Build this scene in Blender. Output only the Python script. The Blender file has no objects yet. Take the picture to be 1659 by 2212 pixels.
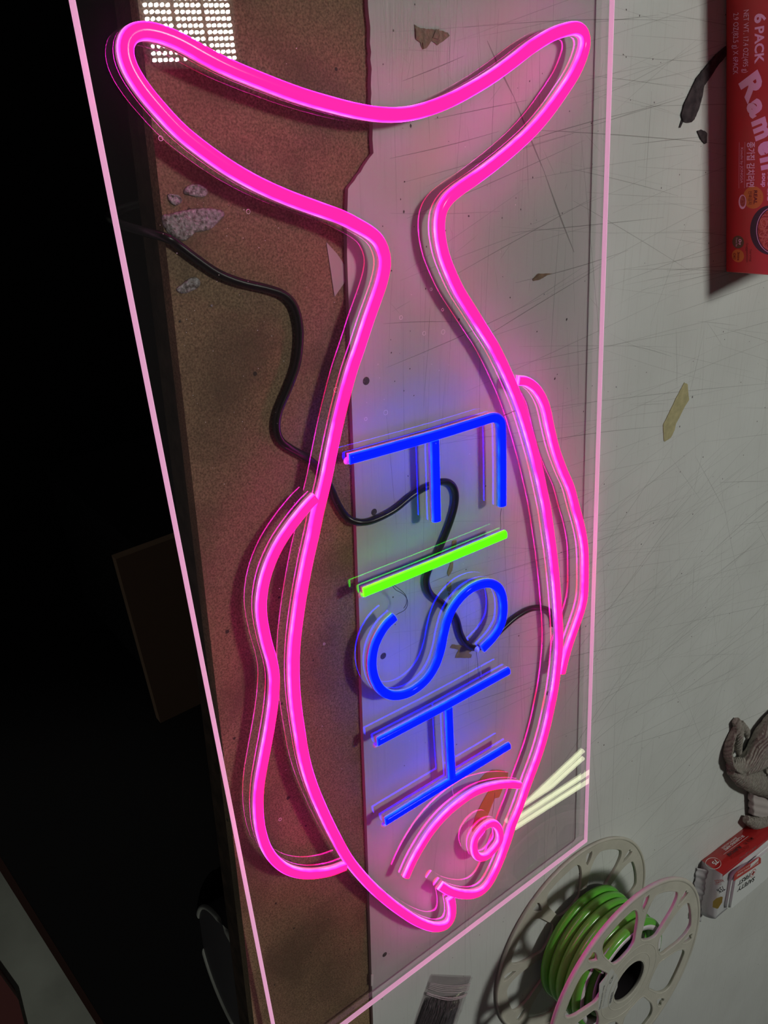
import bpy, bmesh, math, random
from mathutils import Vector, Matrix, Euler, noise

random.seed(7)
# ------------------------------------------------------------------ camera
# Frame taken as 1659 x 2212. World: Z up, X runs along the bench (down the
# photograph), Y across the bench (to the right of the photograph). Metres.
FPX, CX, CY = 1782.0, 829.5, 1106.0
CAM_H = 0.5                       # lens height over the white board (z = 0)
AX = Vector((0.0244532, 0.92809593, 0.37153732))
AY = Vector((0.80926254, -0.23657697, 0.5377039))
AZ = Vector((0.58693797, 0.28752265, -0.75685833))
# rows AX, AY, AZ turn (right, down, forward) lens directions into world ones
def ray(px, py):
    c = Vector((px - CX, py - CY, FPX))
    return Vector((AX.dot(c), AY.dot(c), AZ.dot(c)))
EYE = Vector((0, 0, CAM_H))
def at(px, py, z=0.0):
    """pixel of the photograph -> point on the horizontal plane at height z"""
    v = ray(px, py)
    return EYE + v * ((CAM_H - z) / -v.z)
def on_plane(px, py, p, n):
    v = ray(px, py)
    return EYE + v * ((p - EYE).dot(n) / v.dot(n))

cam_d = bpy.data.cameras.new('camera')
cam = bpy.data.objects.new('camera', cam_d)
bpy.context.scene.collection.objects.link(cam)
cam_d.sensor_fit = 'VERTICAL'
cam_d.sensor_height = 36.0
cam_d.lens = FPX / 2212.0 * 36.0
cam_d.clip_start = 0.01
cam_d.clip_end = 60
m = Matrix(((AX.x, -AX.y, -AX.z, EYE.x),
            (AY.x, -AY.y, -AY.z, EYE.y),
            (AZ.x, -AZ.y, -AZ.z, EYE.z),
            (0, 0, 0, 1)))
cam.matrix_world = m
sc = bpy.context.scene
sc.camera = cam
sc.view_settings.view_transform = 'Standard'
sc.view_settings.look = 'None'
sc.view_settings.gamma = 1
sc.view_settings.exposure = 0.0
sc.view_settings.use_curve_mapping = False

# ------------------------------------------------------------------ world
w = bpy.data.worlds.new('room_air')
sc.world = w
w.use_nodes = True
w.node_tree.nodes['Background'].inputs[0].default_value = (0.84, 0.84, 0.86, 1)
w.node_tree.nodes['Background'].inputs[1].default_value = 0.056

# light levels (the lamps themselves are built below)
LED_PANEL_LEVEL = 535.0          # radiance of one lens of the overhead LED panel
FAR_TUBE_LEVEL = 5.5             # radiance of the far tube lamps
ADDED_SPOT_W = 58.0  # spot added to brighten the floor beside the bench
PINK_LEVEL, BLUE_LEVEL, GREEN_LEVEL = 1.0, 1.0, 1.0
EDGE_GLOW = 0.36  # emission added to the sheet's cut edge, which is no lamp

C = sc.collection
PI = math.pi

# ------------------------------------------------------------------ helpers
def tag(o, label=None, cat=None, group=None, kind=None):
    if label: o['label'] = label
    if cat: o['category'] = cat
    if group: o['group'] = group
    if kind: o['kind'] = kind
    return o

def thing(name, label, cat, loc=(0, 0, 0), group=None):
    o = bpy.data.objects.new(name, None)
    o.empty_display_size = 0.02
    o.location = loc
    C.objects.link(o)
    return tag(o, label, cat, group)

def link(name, me, mat=None, parent=None, smooth=False):
    o = bpy.data.objects.new(name, me)
    C.objects.link(o)
    if mat is not None:
        for mm in (mat if isinstance(mat, (list, tuple)) else [mat]):
            me.materials.append(mm)
    if parent is not None:
        o.parent = parent
        # geometry is written in world coordinates, so undo the empty's offset
        if parent.type == 'EMPTY':
            o.matrix_parent_inverse = Matrix.Translation(-Vector(parent.location))
    if smooth:
        for p in me.polygons: p.use_smooth = True
    return o

def from_bm(name, bm, mat, parent=None, smooth=False):
    me = bpy.data.meshes.new(name)
    bmesh.ops.recalc_face_normals(bm, faces=bm.faces)
    bm.to_mesh(me); bm.free()
    return link(name, me, mat, parent, smooth)

def smooth_path(pts, step=0.002, closed=False):
    """Catmull-Rom through the points, resampled evenly"""
    pts = [Vector(p) for p in pts]
    n = len(pts)
    out = []
    rng = range(n) if closed else range(n - 1)
    for i in rng:
        if closed:
            a, b, c, d = pts[(i - 1) % n], pts[i], pts[(i + 1) % n], pts[(i + 2) % n]
        else:
            b, c = pts[i], pts[i + 1]
            a = pts[i - 1] if i > 0 else b * 2 - c
            d = pts[i + 2] if i + 2 < n else c * 2 - b
        k = max(2, int((c - b).length / 0.001))
        for j in range(k):
            t = j / k
            out.append(0.5 * ((2 * b) + (c - a) * t + (2 * a - 5 * b + 4 * c - d) * t * t
                              + (3 * b - a - 3 * c + d) * t ** 3))
    if not closed: out.append(pts[-1].copy())
    # soften the hand-traced wobble, then resample
    for _ in range(6):
        q = out[:]
        for i in range(len(out)):
            if closed or 0 < i < len(out) - 1:
                q[i] = (out[i - 1] + out[i] * 2 + out[(i + 1) % len(out)]) / 4
        out = q
    res = [out[0]]
    acc = 0
    m_ = len(out)
    for i in range(1, m_ + (1 if closed else 0)):
        p, q = out[i - 1], out[i % m_]
        L = (q - p).length
        while acc + L >= step:
            t = (step - acc) / L
            p = p.lerp(q, t)
            res.append(p.copy())
            L = (q - p).length
            acc = 0
        acc += L
    if not closed: res.append(out[-1])
    elif (res[-1] - res[0]).length < step * 0.6: res.pop()
    return res

def sweep(bm, path, profile, up=Vector((0, 0, 1)), closed=False, cap=True, uvl=None, mats=None, round_end=0.0, upf=None):
    """sweep profile [(side, height), ...] (open ring, closed round) along path"""
    rings = []
    n = len(path)
    s = 0.0
    S = []
    for i, p in enumerate(path):
        if closed: t = path[(i + 1) % n] - path[i - 1]
        else: t = path[min(i + 1, n - 1)] - path[max(i - 1, 0)]
        t.normalize()
        u = upf(i) if upf else up
        side = t.cross(u).normalized()
        u2 = side.cross(t).normalized()
        if i: s += (p - path[i - 1]).length
        S.append(s)
        rings.append([bm.verts.new(p + side * a + u2 * b) for a, b in profile])
    k = len(profile)
    faces = []
    last = n if closed else n - 1
    for i in range(last):
        r0, r1 = rings[i], rings[(i + 1) % n]
        s0 = S[i]; s1 = S[i + 1] if i + 1 < n else S[i] + (path[0] - path[-1]).length
        for j in range(k):
            f = bm.faces.new((r0[j], r0[(j + 1) % k], r1[(j + 1) % k], r1[j]))
            f.smooth = True
            if mats: f.material_index = mats[j]
            if uvl is not None:
                h = (profile[j][1], profile[(j + 1) % k][1])
                for l, uv in zip(f.loops, ((s0, h[0]), (s0, h[1]), (s1, h[1]), (s1, h[0]))):
                    l[uvl].uv = uv
            faces.append(f)
    if not closed and cap:
        for ring, ss in ((rings[0], S[0]), (rings[-1], S[-1])):
            f = bm.faces.new(ring)
            if uvl is not None:
                for l, pr in zip(f.loops, profile): l[uvl].uv = (ss, pr[1])
    return faces

def tube(name, path, r, mat, parent=None, seg=10, closed=False):
    bm = bmesh.new()
    prof = [(r * math.cos(2 * PI * i / seg), r * math.sin(2 * PI * i / seg)) for i in range(seg)]
    sweep(bm, path, prof, closed=closed)
    return from_bm(name, bm, mat, parent, True)

def box_bm(bm, lo, hi, bevel=0.0):
    r = bmesh.ops.create_cube(bm, size=1)
    for v in r['verts']:
        v.co = Vector(((lo[i] + hi[i]) / 2 + v.co[i] * (hi[i] - lo[i]) for i in range(3)))
    if bevel:
        es = {e for v in r['verts'] for e in v.link_edges}
        bmesh.ops.bevel(bm, geom=list(es), offset=bevel, segments=3, affect='EDGES', profile=0.5)

def prism(bm, pts, z0, z1):
    """vertical prism over a 2D outline"""
    a = [bm.verts.new((p[0], p[1], z0)) for p in pts]
    b = [bm.verts.new((p[0], p[1], z1)) for p in pts]
    n = len(pts)
    bm.faces.new(a); bm.faces.new(b)
    for i in range(n):
        bm.faces.new((a[i], a[(i + 1) % n], b[(i + 1) % n], b[i]))

def flat_shape(name, pix, z, t, mat, parent=None, rough=0.0):
    """thin outline piece traced at height z, thickness t"""
    pts = [at(x, y, z) for x, y in pix]
    if rough:
        q = []
        for i, p in enumerate(pts):
            nx = pts[(i + 1) % len(pts)]
            k = max(1, int((nx - p).length / 0.0015))
            for j in range(k):
                r = p.lerp(nx, j / k)
                if j: r += Vector((random.uniform(-1, 1), random.uniform(-1, 1), 0)) * rough
                q.append(r)
        pts = q
    bm = bmesh.new()
    prism(bm, [(p.x, p.y) for p in pts], z, z + t)
    return from_bm(name, bm, mat, parent)

# ------------------------------------------------------------------ materials
def mat(name):
    m_ = bpy.data.materials.new(name)
    m_.use_nodes = True
    nt = m_.node_tree
    nt.nodes.clear()
    out = nt.nodes.new('ShaderNodeOutputMaterial')
    return m_, nt, out

def principled(name, col, rough=0.5, spec=0.5, metal=0.0, coat=0.0, noise_amt=0.0, noise_scale=200, col2=None,
               bump=0.0, bump_scale=600, trans=0.0, sss=0.0):
    m_, nt, out = mat(name)
    b = nt.nodes.new('ShaderNodeBsdfPrincipled')
    nt.links.new(b.outputs[0], out.inputs[0])
    b.inputs['Base Color'].default_value = (*col, 1)
    b.inputs['Roughness'].default_value = rough
    b.inputs['Specular IOR Level'].default_value = spec
    b.inputs['Metallic'].default_value = metal
    b.inputs['Coat Weight'].default_value = coat
    b.inputs['Transmission Weight'].default_value = trans
    tc = nt.nodes.new('ShaderNodeTexCoord')
    if noise_amt or col2:
        n = nt.nodes.new('ShaderNodeTexNoise')
        n.inputs['Scale'].default_value = noise_scale
        n.inputs['Detail'].default_value = 6
        nt.links.new(tc.outputs['Object'], n.inputs['Vector'])
        mx = nt.nodes.new('ShaderNodeMix'); mx.data_type = 'RGBA'
        c2 = col2 or tuple(c * (1 - noise_amt) for c in col)
        mx.inputs[6].default_value = (*col, 1)
        mx.inputs[7].default_value = (*c2, 1)
        rmp = nt.nodes.new('ShaderNodeMapRange')
        rmp.inputs[1].default_value = 0.35; rmp.inputs[2].default_value = 0.65
        nt.links.new(n.outputs[0], rmp.inputs[0])
        nt.links.new(rmp.outputs[0], mx.inputs[0])
        nt.links.new(mx.outputs[2], b.inputs['Base Color'])
    if bump:
        n2 = nt.nodes.new('ShaderNodeTexNoise')
        n2.inputs['Scale'].default_value = bump_scale
        n2.inputs['Detail'].default_value = 5
        nt.links.new(tc.outputs['Object'], n2.inputs['Vector'])
        bp = nt.nodes.new('ShaderNodeBump')
        bp.inputs['Strength'].default_value = bump
        bp.inputs['Distance'].default_value = 0.001
        nt.links.new(n2.outputs[0], bp.inputs['Height'])
        nt.links.new(bp.outputs[0], b.inputs['Normal'])
    return m_

def emission(name, col, strength):
    m_, nt, out = mat(name)
    e = nt.nodes.new('ShaderNodeEmission')
    e.inputs[0].default_value = (*col, 1)
    e.inputs[1].default_value = strength
    nt.links.new(e.outputs[0], out.inputs[0])
    return m_

def clear_sheet(name, tint=(0.93, 0.93, 0.92), rough=0.0, f0=0.045, haze=0.0, bump=0.0):
    """clear plastic: straight-through light plus a Schlick surface reflection"""
    m_, nt, out = mat(name)
    N = nt.nodes.new
    geo = N('ShaderNodeNewGeometry')
    dot = N('ShaderNodeVectorMath'); dot.operation = 'DOT_PRODUCT'
    nt.links.new(geo.outputs['Normal'], dot.inputs[0]); nt.links.new(geo.outputs['Incoming'], dot.inputs[1])
    ab = N('ShaderNodeMath'); ab.operation = 'ABSOLUTE'; nt.links.new(dot.outputs['Value'], ab.inputs[0])
    om = N('ShaderNodeMath'); om.operation = 'SUBTRACT'; om.inputs[0].default_value = 1; nt.links.new(ab.outputs[0], om.inputs[1])
    pw = N('ShaderNodeMath'); pw.operation = 'POWER'; pw.inputs[1].default_value = 5; nt.links.new(om.outputs[0], pw.inputs[0])
    ma = N('ShaderNodeMath'); ma.operation = 'MULTIPLY_ADD'; ma.inputs[1].default_value = 1 - f0; ma.inputs[2].default_value = f0
    nt.links.new(pw.outputs[0], ma.inputs[0])
    tr = N('ShaderNodeBsdfTransparent'); tr.inputs[0].default_value = (*tint, 1)
    gl = N('ShaderNodeBsdfGlossy'); gl.inputs['Roughness'].default_value = rough
    gl.inputs[0].default_value = (1, 1, 1, 1)
    if bump:
        tc = N('ShaderNodeTexCoord')
        n2 = N('ShaderNodeTexNoise'); n2.inputs['Scale'].default_value = 90
        nt.links.new(tc.outputs['Object'], n2.inputs['Vector'])
        bp = N('ShaderNodeBump'); bp.inputs['Strength'].default_value = bump; bp.inputs['Distance'].default_value = 0.001
        nt.links.new(n2.outputs[0], bp.inputs['Height']); nt.links.new(bp.outputs[0], gl.inputs['Normal'])
    mx = N('ShaderNodeMixShader')
    nt.links.new(ma.outputs[0], mx.inputs[0]); nt.links.new(tr.outputs[0], mx.inputs[1]); nt.links.new(gl.outputs[0], mx.inputs[2])
    last = mx
    if haze:
        d = N('ShaderNodeBsdfDiffuse'); d.inputs[0].default_value = (0.8, 0.8, 0.8, 1)
        m2 = N('ShaderNodeMixShader'); m2.inputs[0].default_value = haze
        nt.links.new(mx.outputs[0], m2.inputs[1]); nt.links.new(d.outputs[0], m2.inputs[2])
        last = m2
    nt.links.new(last.outputs[0], out.inputs[0])
    return m_

def neon_mat(name, top, hot, level, pitch=0.0103):
    """lit silicone: saturated crown, paler bands low on the flanks where the diodes sit.
    UV = (metres along the tube, metres above the tube's foot)"""
    m_, nt, out = mat(name)
    N = nt.nodes.new
    uv = N('ShaderNodeUVMap'); uv.uv_map = 'UVMap'
    sp = N('ShaderNodeSeparateXYZ'); nt.links.new(uv.outputs[0], sp.inputs[0])
    def math_(op, a, b=None, c=None):
        n = N('ShaderNodeMath'); n.operation = op
        for i, v in enumerate((a, b, c)):
            if v is None: continue
            if isinstance(v, (int, float)): n.inputs[i].default_value = v
            else: nt.links.new(v, n.inputs[i])
        return n.outputs[0]
    ph = math_('MULTIPLY', sp.outputs[0], 2 * PI / pitch)
    co = math_('COSINE', ph)
    led = math_('MULTIPLY_ADD', co, 0.12, 0.88)
    nz = N('ShaderNodeTexNoise'); nz.noise_dimensions = '1D'; nz.inputs['Scale'].default_value = 22
    nt.links.new(sp.outputs[0], nz.inputs['W'])
    slow = N('ShaderNodeMapRange'); slow.inputs[1].default_value = 0.35; slow.inputs[2].default_value = 0.65
    slow.inputs[3].default_value = 0.12; slow.inputs[4].default_value = 1.0
    nt.links.new(nz.outputs[0], slow.inputs[0])
    low = N('ShaderNodeMapRange'); low.interpolation_type = 'SMOOTHSTEP'
    low.inputs[1].default_value = 0.0056; low.inputs[2].default_value = 0.0028
    low.inputs[3].default_value = 0; low.inputs[4].default_value = 1
    nt.links.new(sp.outputs[1], low.inputs[0])
    f = math_('MULTIPLY', math_('MULTIPLY', led, slow.outputs[0]), low.outputs[0])
    mx = N('ShaderNodeMix'); mx.data_type = 'RGBA'
    mx.inputs[6].default_value = (*top, 1); mx.inputs[7].default_value = (*hot, 1)
    nt.links.new(f, mx.inputs[0])
    e = N('ShaderNodeEmission'); e.inputs[1].default_value = level
    nt.links.new(mx.outputs[2], e.inputs[0])
    gl = N('ShaderNodeBsdfGlossy'); gl.inputs['Roughness'].default_value = 0.10
    gl.inputs[0].default_value = (0.006, 0.006, 0.006, 1)
    ad = N('ShaderNodeAddShader')
    nt.links.new(e.outputs[0], ad.inputs[0]); nt.links.new(gl.outputs[0], ad.inputs[1])
    nt.links.new(ad.outputs[0], out.inputs[0])
    return m_

def ink(name, col, alpha, rough=0.6):
    m_, nt, out = mat(name)
    N = nt.nodes.new
    b = N('ShaderNodeBsdfPrincipled'); b.inputs['Base Color'].default_value = (*col, 1); b.inputs['Roughness'].default_value = rough
    tr = N('ShaderNodeBsdfTransparent')
    mx = N('ShaderNodeMixShader')
    mx.inputs[0].default_value = alpha
    nt.links.new(tr.outputs[0], mx.inputs[1]); nt.links.new(b.outputs[0], mx.inputs[2]); nt.links.new(mx.outputs[0], out.inputs[0])
    return m_

def board_white():
    m_, nt, out = mat('white_board_plastic')
    N = nt.nodes.new
    tc = N('ShaderNodeTexCoord')
    b = N('ShaderNodeBsdfPrincipled'); nt.links.new(b.outputs[0], out.inputs[0])
    b.inputs['Roughness'].default_value = 0.42
    b.inputs['Specular IOR Level'].default_value = 0.35
    n = N('ShaderNodeTexNoise'); n.inputs['Scale'].default_value = 9; n.inputs['Detail'].default_value = 8
    nt.links.new(tc.outputs['Object'], n.inputs['Vector'])
    r = N('ShaderNodeValToRGB')
    r.color_ramp.elements[0].position = 0.3; r.color_ramp.elements[0].color = (0.60, 0.61, 0.585, 1)
    r.color_ramp.elements[1].position = 0.7; r.color_ramp.elements[1].color = (0.67, 0.685, 0.66, 1)
    nt.links.new(n.outputs[0], r.inputs[0])
    # fine smears, stretched along two directions
    mp = N('ShaderNodeMapping'); mp.inputs['Rotation'].default_value = (0, 0, math.radians(-38)); mp.inputs['Scale'].default_value = (14, 420, 1)
    nt.links.new(tc.outputs['Object'], mp.inputs['Vector'])
    n2 = N('ShaderNodeTexNoise'); n2.inputs['Scale'].default_value = 1; n2.inputs['Detail'].default_value = 3
    nt.links.new(mp.outputs[0], n2.inputs['Vector'])
    mr = N('ShaderNodeMapRange'); mr.inputs[1].default_value = 0.56; mr.inputs[2].default_value = 0.78; mr.inputs[4].default_value = 0.22
    nt.links.new(n2.outputs[0], mr.inputs[0])
    mx = N('ShaderNodeMix'); mx.data_type = 'RGBA'; mx.inputs[7].default_value = (0.36, 0.34, 0.30, 1)
    nt.links.new(r.outputs[0], mx.inputs[6]); nt.links.new(mr.outputs[0], mx.inputs[0])
    # specks of dirt
    v = N('ShaderNodeTexVoronoi'); v.inputs['Scale'].default_value = 55
    nt.links.new(tc.outputs['Object'], v.inputs['Vector'])
    lt = N('ShaderNodeMath'); lt.operation = 'LESS_THAN'; lt.inputs[1].default_value = 0.042
    nt.links.new(v.outputs['Distance'], lt.inputs[0])
    vc = N('ShaderNodeSeparateColor'); nt.links.new(v.outputs['Color'], vc.inputs[0])
    gt = N('ShaderNodeMath'); gt.operation = 'GREATER_THAN'; gt.inputs[1].default_value = 0.72
    nt.links.new(vc.outputs[0], gt.inputs[0])
    mu = N('ShaderNodeMath'); mu.operation = 'MULTIPLY'; nt.links.new(lt.outputs[0], mu.inputs[0]); nt.links.new(gt.outputs[0], mu.inputs[1])
    mx2 = N('ShaderNodeMix'); mx2.data_type = 'RGBA'; mx2.inputs[7].default_value = (0.10, 0.085, 0.07, 1)
    nt.links.new(mx.outputs[2], mx2.inputs[6]); nt.links.new(mu.outputs[0], mx2.inputs[0])
    nt.links.new(mx2.outputs[2], b.inputs['Base Color'])
    bp = N('ShaderNodeBump'); bp.inputs['Strength'].default_value = 0.25; bp.inputs['Distance'].default_value = 0.0006
    nt.links.new(n2.outputs[0], bp.inputs['Height']); nt.links.new(bp.outputs[0], b.inputs['Normal'])
    return m_

def board_brown():
    m_, nt, out = mat('brown_hardboard')
    N = nt.nodes.new
    tc = N('ShaderNodeTexCoord')
    b = N('ShaderNodeBsdfPrincipled'); nt.links.new(b.outputs[0], out.inputs[0])
    b.inputs['Roughness'].default_value = 0.6; b.inputs['Specular IOR Level'].default_value = 0.3
    n = N('ShaderNodeTexNoise'); n.inputs['Scale'].default_value = 700; n.inputs['Detail'].default_value = 5; n.inputs['Roughness'].default_value = 0.7
    nt.links.new(tc.outputs['Object'], n.inputs['Vector'])
    r = N('ShaderNodeValToRGB')
    r.color_ramp.elements[0].position = 0.36; r.color_ramp.elements[0].color = (0.135, 0.086, 0.042, 1)
    r.color_ramp.elements[1].position = 0.66; r.color_ramp.elements[1].color = (0.43, 0.30, 0.17, 1)
    nt.links.new(n.outputs[0], r.inputs[0])
    n2 = N('ShaderNodeTexNoise'); n2.inputs['Scale'].default_value = 13; n2.inputs['Detail'].default_value = 6; n2.inputs['Distortion'].default_value = 0.6
    nt.links.new(tc.outputs['Object'], n2.inputs['Vector'])
    mr = N('ShaderNodeMapRange'); mr.inputs[1].default_value = 0.48; mr.inputs[2].default_value = 0.68; mr.inputs[4].default_value = 0.6
    nt.links.new(n2.outputs[0], mr.inputs[0])
    mx = N('ShaderNodeMix'); mx.data_type = 'RGBA'; mx.inputs[7].default_value = (0.10, 0.066, 0.036, 1)
    nt.links.new(r.outputs[0], mx.inputs[6]); nt.links.new(mr.outputs[0], mx.inputs[0])
    v = N('ShaderNodeTexVoronoi'); v.inputs['Scale'].default_value = 75
    nt.links.new(tc.outputs['Object'], v.inputs['Vector'])
    vc = N('ShaderNodeSeparateColor'); nt.links.new(v.outputs['Color'], vc.inputs[0])
    th = N('ShaderNodeMapRange'); th.inputs[1].default_value = 0.62; th.inputs[2].default_value = 1.0; th.inputs[3].default_value = 0.0; th.inputs[4].default_value = 0.15
    nt.links.new(vc.outputs[0], th.inputs[0])
    lt = N('ShaderNodeMath'); lt.operation = 'LESS_THAN'
    nt.links.new(v.outputs['Distance'], lt.inputs[0]); nt.links.new(th.outputs[0], lt.inputs[1])
    mx2 = N('ShaderNodeMix'); mx2.data_type = 'RGBA'; mx2.inputs[7].default_value = (0.045, 0.032, 0.022, 1)
    nt.links.new(mx.outputs[2], mx2.inputs[6]); nt.links.new(lt.outputs[0], mx2.inputs[0])
    nt.links.new(mx2.outputs[2], b.inputs['Base Color'])
    bp = N('ShaderNodeBump'); bp.inputs['Strength'].default_value = 0.35; bp.inputs['Distance'].default_value = 0.0005
    nt.links.new(n.outputs[0], bp.inputs['Height']); nt.links.new(bp.outputs[0], b.inputs['Normal'])
    return m_

M = {}
M['white_board'] = board_white()
M['brown'] = board_brown()
M['board_edge'] = principled('white_board_cut_edge', (0.42, 0.36, 0.36), 0.5)
M['lumber'] = principled('old_lumber', (0.09, 0.06, 0.042), 0.8, spec=0.15, noise_amt=0.5, noise_scale=60, bump=0.4)
M['acrylic'] = clear_sheet('clear_acrylic', (0.925, 0.915, 0.915), 0.005, 0.05, haze=0.006)
M['silicone'] = principled('white_silicone_foot', (0.62, 0.60, 0.62), 0.4)
M['pink'] = neon_mat('lit_pink_silicone', (15.0, 0.022, 0.42), (32.0, 0.55, 24.0), PINK_LEVEL)
M['blue'] = neon_mat('lit_blue_silicone', (0.002, 0.012, 17.0), (0.03, 0.26, 60.0), BLUE_LEVEL, 0.0127)
M['green'] = neon_mat('lit_green_silicone', (0.14, 6.5, 0.006), (0.7, 20.0, 0.06), GREEN_LEVEL, 0.0127)
M['wire'] = principled('thin_dark_wire', (0.05, 0.035, 0.035), 0.35)
M['wire_clear'] = principled('thin_clear_wire', (0.55, 0.48, 0.46), 0.3)
M['cable'] = principled('black_pvc_cable', (0.007, 0.005, 0.007), 0.30, spec=0.5)
M['spool'] = principled('grey_moulded_plastic', (0.56, 0.535, 0.455), 0.55, noise_amt=0.12, noise_scale=40, bump=0.15, bump_scale=900)
M['green_rubber'] = principled('green_silicone_unlit', (0.115, 0.48, 0.045), 0.22, spec=0.5)
M['strip_back'] = principled('white_strip_back', (0.72, 0.70, 0.70), 0.35)
M['hub_shade'] = principled('shade_dark_hub', (0.02, 0.016, 0.018), 0.7, spec=0.2)
M['paper'] = principled('label_paper', (0.55, 0.55, 0.52), 0.6)
M['black_ink'] = principled('black_print', (0.02, 0.02, 0.022), 0.5)
M['grey_ink'] = principled('grey_print', (0.12, 0.12, 0.12), 0.5)
M['white_ink'] = principled('white_print', (0.92, 0.80, 0.86), 0.5)
M['pure_white'] = principled('white_plastic', (0.70, 0.72, 0.71), 0.3, bump=0.05)
M['ramen_red'] = principled('red_carton', (0.52, 0.050, 0.036), 0.38, coat=0.1)
M['ramen_dark'] = principled('dark_red_print', (0.15, 0.016, 0.012), 0.45)
M['gold'] = principled('orange_yellow_print', (0.62, 0.30, 0.04), 0.5)
M['green_print'] = principled('olive_green_print', (0.13, 0.14, 0.05), 0.5)
M['bowl_black'] = principled('black_bowl_print', (0.04, 0.035, 0.035), 0.5)
M['noodle'] = principled('noodle_print', (0.55, 0.18, 0.06), 0.5, col2=(0.30, 0.035, 0.015), noise_scale=260)
M['kimchi'] = principled('kimchi_print', (0.55, 0.20, 0.12), 0.5, col2=(0.33, 0.06, 0.03), noise_scale=300)
M['foil'] = principled('glossy_white_film', (0.60, 0.605, 0.61), 0.16, spec=0.7, bump=0.5, bump_scale=55)
M['foil_red'] = principled('glossy_red_film', (0.42, 0.022, 0.022), 0.16, spec=0.7, bump=0.4, bump_scale=60)
M['red_print'] = principled('red_print', (0.50, 0.035, 0.03), 0.4)
M['gold_print'] = principled('gold_print', (0.50, 0.38, 0.03), 0.35)
M['lid'] = principled('matte_white_lid', (0.74, 0.76, 0.75), 0.32)
M['towel'] = principled('grey_terry', (0.42, 0.385, 0.335), 0.95, spec=0.05, col2=(0.30, 0.27, 0.235), noise_scale=260, bump=1.0, bump_scale=1400)
M['towel_band'] = principled('grey_woven_band', (0.47, 0.42, 0.40), 0.9, spec=0.05, bump=0.5, bump_scale=1800)
def ribbed(m_):
    nt = m_.node_tree; N = nt.nodes.new
    b = [n for n in nt.nodes if n.type == 'BSDF_PRINCIPLED'][0]
    old = [n for n in nt.nodes if n.type == 'BUMP'][0]
    tc = N('ShaderNodeTexCoord')
    wv = N('ShaderNodeTexWave'); wv.inputs['Scale'].default_value = 95; wv.inputs['Distortion'].default_value = 6; wv.inputs['Detail'].default_value = 1
    wv.inputs['Detail Scale'].default_value = 0.4; wv.bands_direction = 'DIAGONAL'
    nt.links.new(tc.outputs['Object'], wv.inputs['Vector'])
    bp = N('ShaderNodeBump'); bp.inputs['Strength'].default_value = 0.9; bp.inputs['Distance'].default_value = 0.0016
    nt.links.new(wv.outputs['Color'], bp.inputs['Height']); nt.links.new(old.outputs[0], bp.inputs['Normal'])
    nt.links.new(bp.outputs[0], b.inputs['Normal'])
ribbed(M['towel'])
M['tape'] = principled('yellow_masking_tape', (0.47, 0.42, 0.22), 0.6, noise_amt=0.2, noise_scale=150)
M['tape_brown'] = principled('brown_kraft_tape', (0.30, 0.20, 0.11), 0.45, noise_amt=0.4, noise_scale=250, bump=0.6, bump_scale=400)
M['tape_orange'] = principled('orange_tape', (0.50, 0.27, 0.035), 0.5, noise_amt=0.15, noise_scale=60)
M['tape_mustard'] = principled('mustard_tape', (0.45, 0.33, 0.07), 0.55, noise_amt=0.25, noise_scale=120)
M['rubber'] = principled('dark_burnt_strip', (0.018, 0.014, 0.017), 0.6, spec=0.2, col2=(0.06, 0.046, 0.05), noise_scale=160, bump=0.6, bump_scale=300)
M['white_paper'] = principled('white_film_scrap', (0.50, 0.48, 0.44), 0.5)
M['glue'] = principled('dried_foam_glue', (0.44, 0.44, 0.43), 0.18, spec=0.9, col2=(0.12, 0.10, 0.085), noise_scale=420, bump=1.0, bump_scale=520)
M['scratch'] = ink('dirt_filled_scratch', (0.10, 0.085, 0.06), 0.30)
M['scratch_soft'] = ink('faint_scratch', (0.13, 0.11, 0.085), 0.15)
M['scratch_light'] = ink('pale_glint_scratch', (0.95, 0.95, 0.86), 0.45, 0.3)
M['knot'] = principled('screw_hole', (0.05, 0.04, 0.045), 0.6, col2=(0.12, 0.1, 0.1), noise_scale=900)
M['speck'] = principled('white_dust', (0.85, 0.85, 0.82), 0.4)
M['bag'] = clear_sheet('clear_bag_film', (0.86, 0.83, 0.84), 0.12, 0.05, haze=0.03, bump=0.3)
M['bag_rib'] = ink('bag_zip_rib', (0.75, 0.62, 0.66), 0.55, 0.25)
M['strands'] = principled('dark_wire_strands', (0.055, 0.04, 0.05), 0.5, col2=(0.10, 0.075, 0.085), noise_scale=200)
M['floor'] = principled('concrete_floor', (0.33, 0.335, 0.30), 0.7, col2=(0.17, 0.172, 0.15), noise_scale=3.2, bump=0.3)
M['black_mat'] = principled('black_rubber_mat', (0.010, 0.009, 0.010), 0.9, spec=0.1)
M['mat_edge'] = principled('mat_brown_edge', (0.035, 0.015, 0.012), 0.8, spec=0.1)
M['cardboard'] = principled('brown_cardboard', (0.26, 0.17, 0.11), 0.85, spec=0.1)
M['grey_paint'] = principled('pale_painted_metal', (0.33, 0.33, 0.30), 0.5)
M['dark_steel'] = principled('dark_steel', (0.06, 0.055, 0.06), 0.5)
M['rust_red'] = principled('dark_red_plastic', (0.11, 0.02, 0.018), 0.6)
M['ceiling'] = principled('dim_ceiling', (0.13, 0.13, 0.12), 0.9, spec=0.1)
M['lamp_body'] = principled('lamp_housing', (0.13, 0.14, 0.12), 0.5)
M['led'] = emission('led_lens_light', (0.98, 1.0, 0.93), LED_PANEL_LEVEL)
M['tube_light'] = emission('tube_light', (0.93, 1.0, 0.62), FAR_TUBE_LEVEL)

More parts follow.
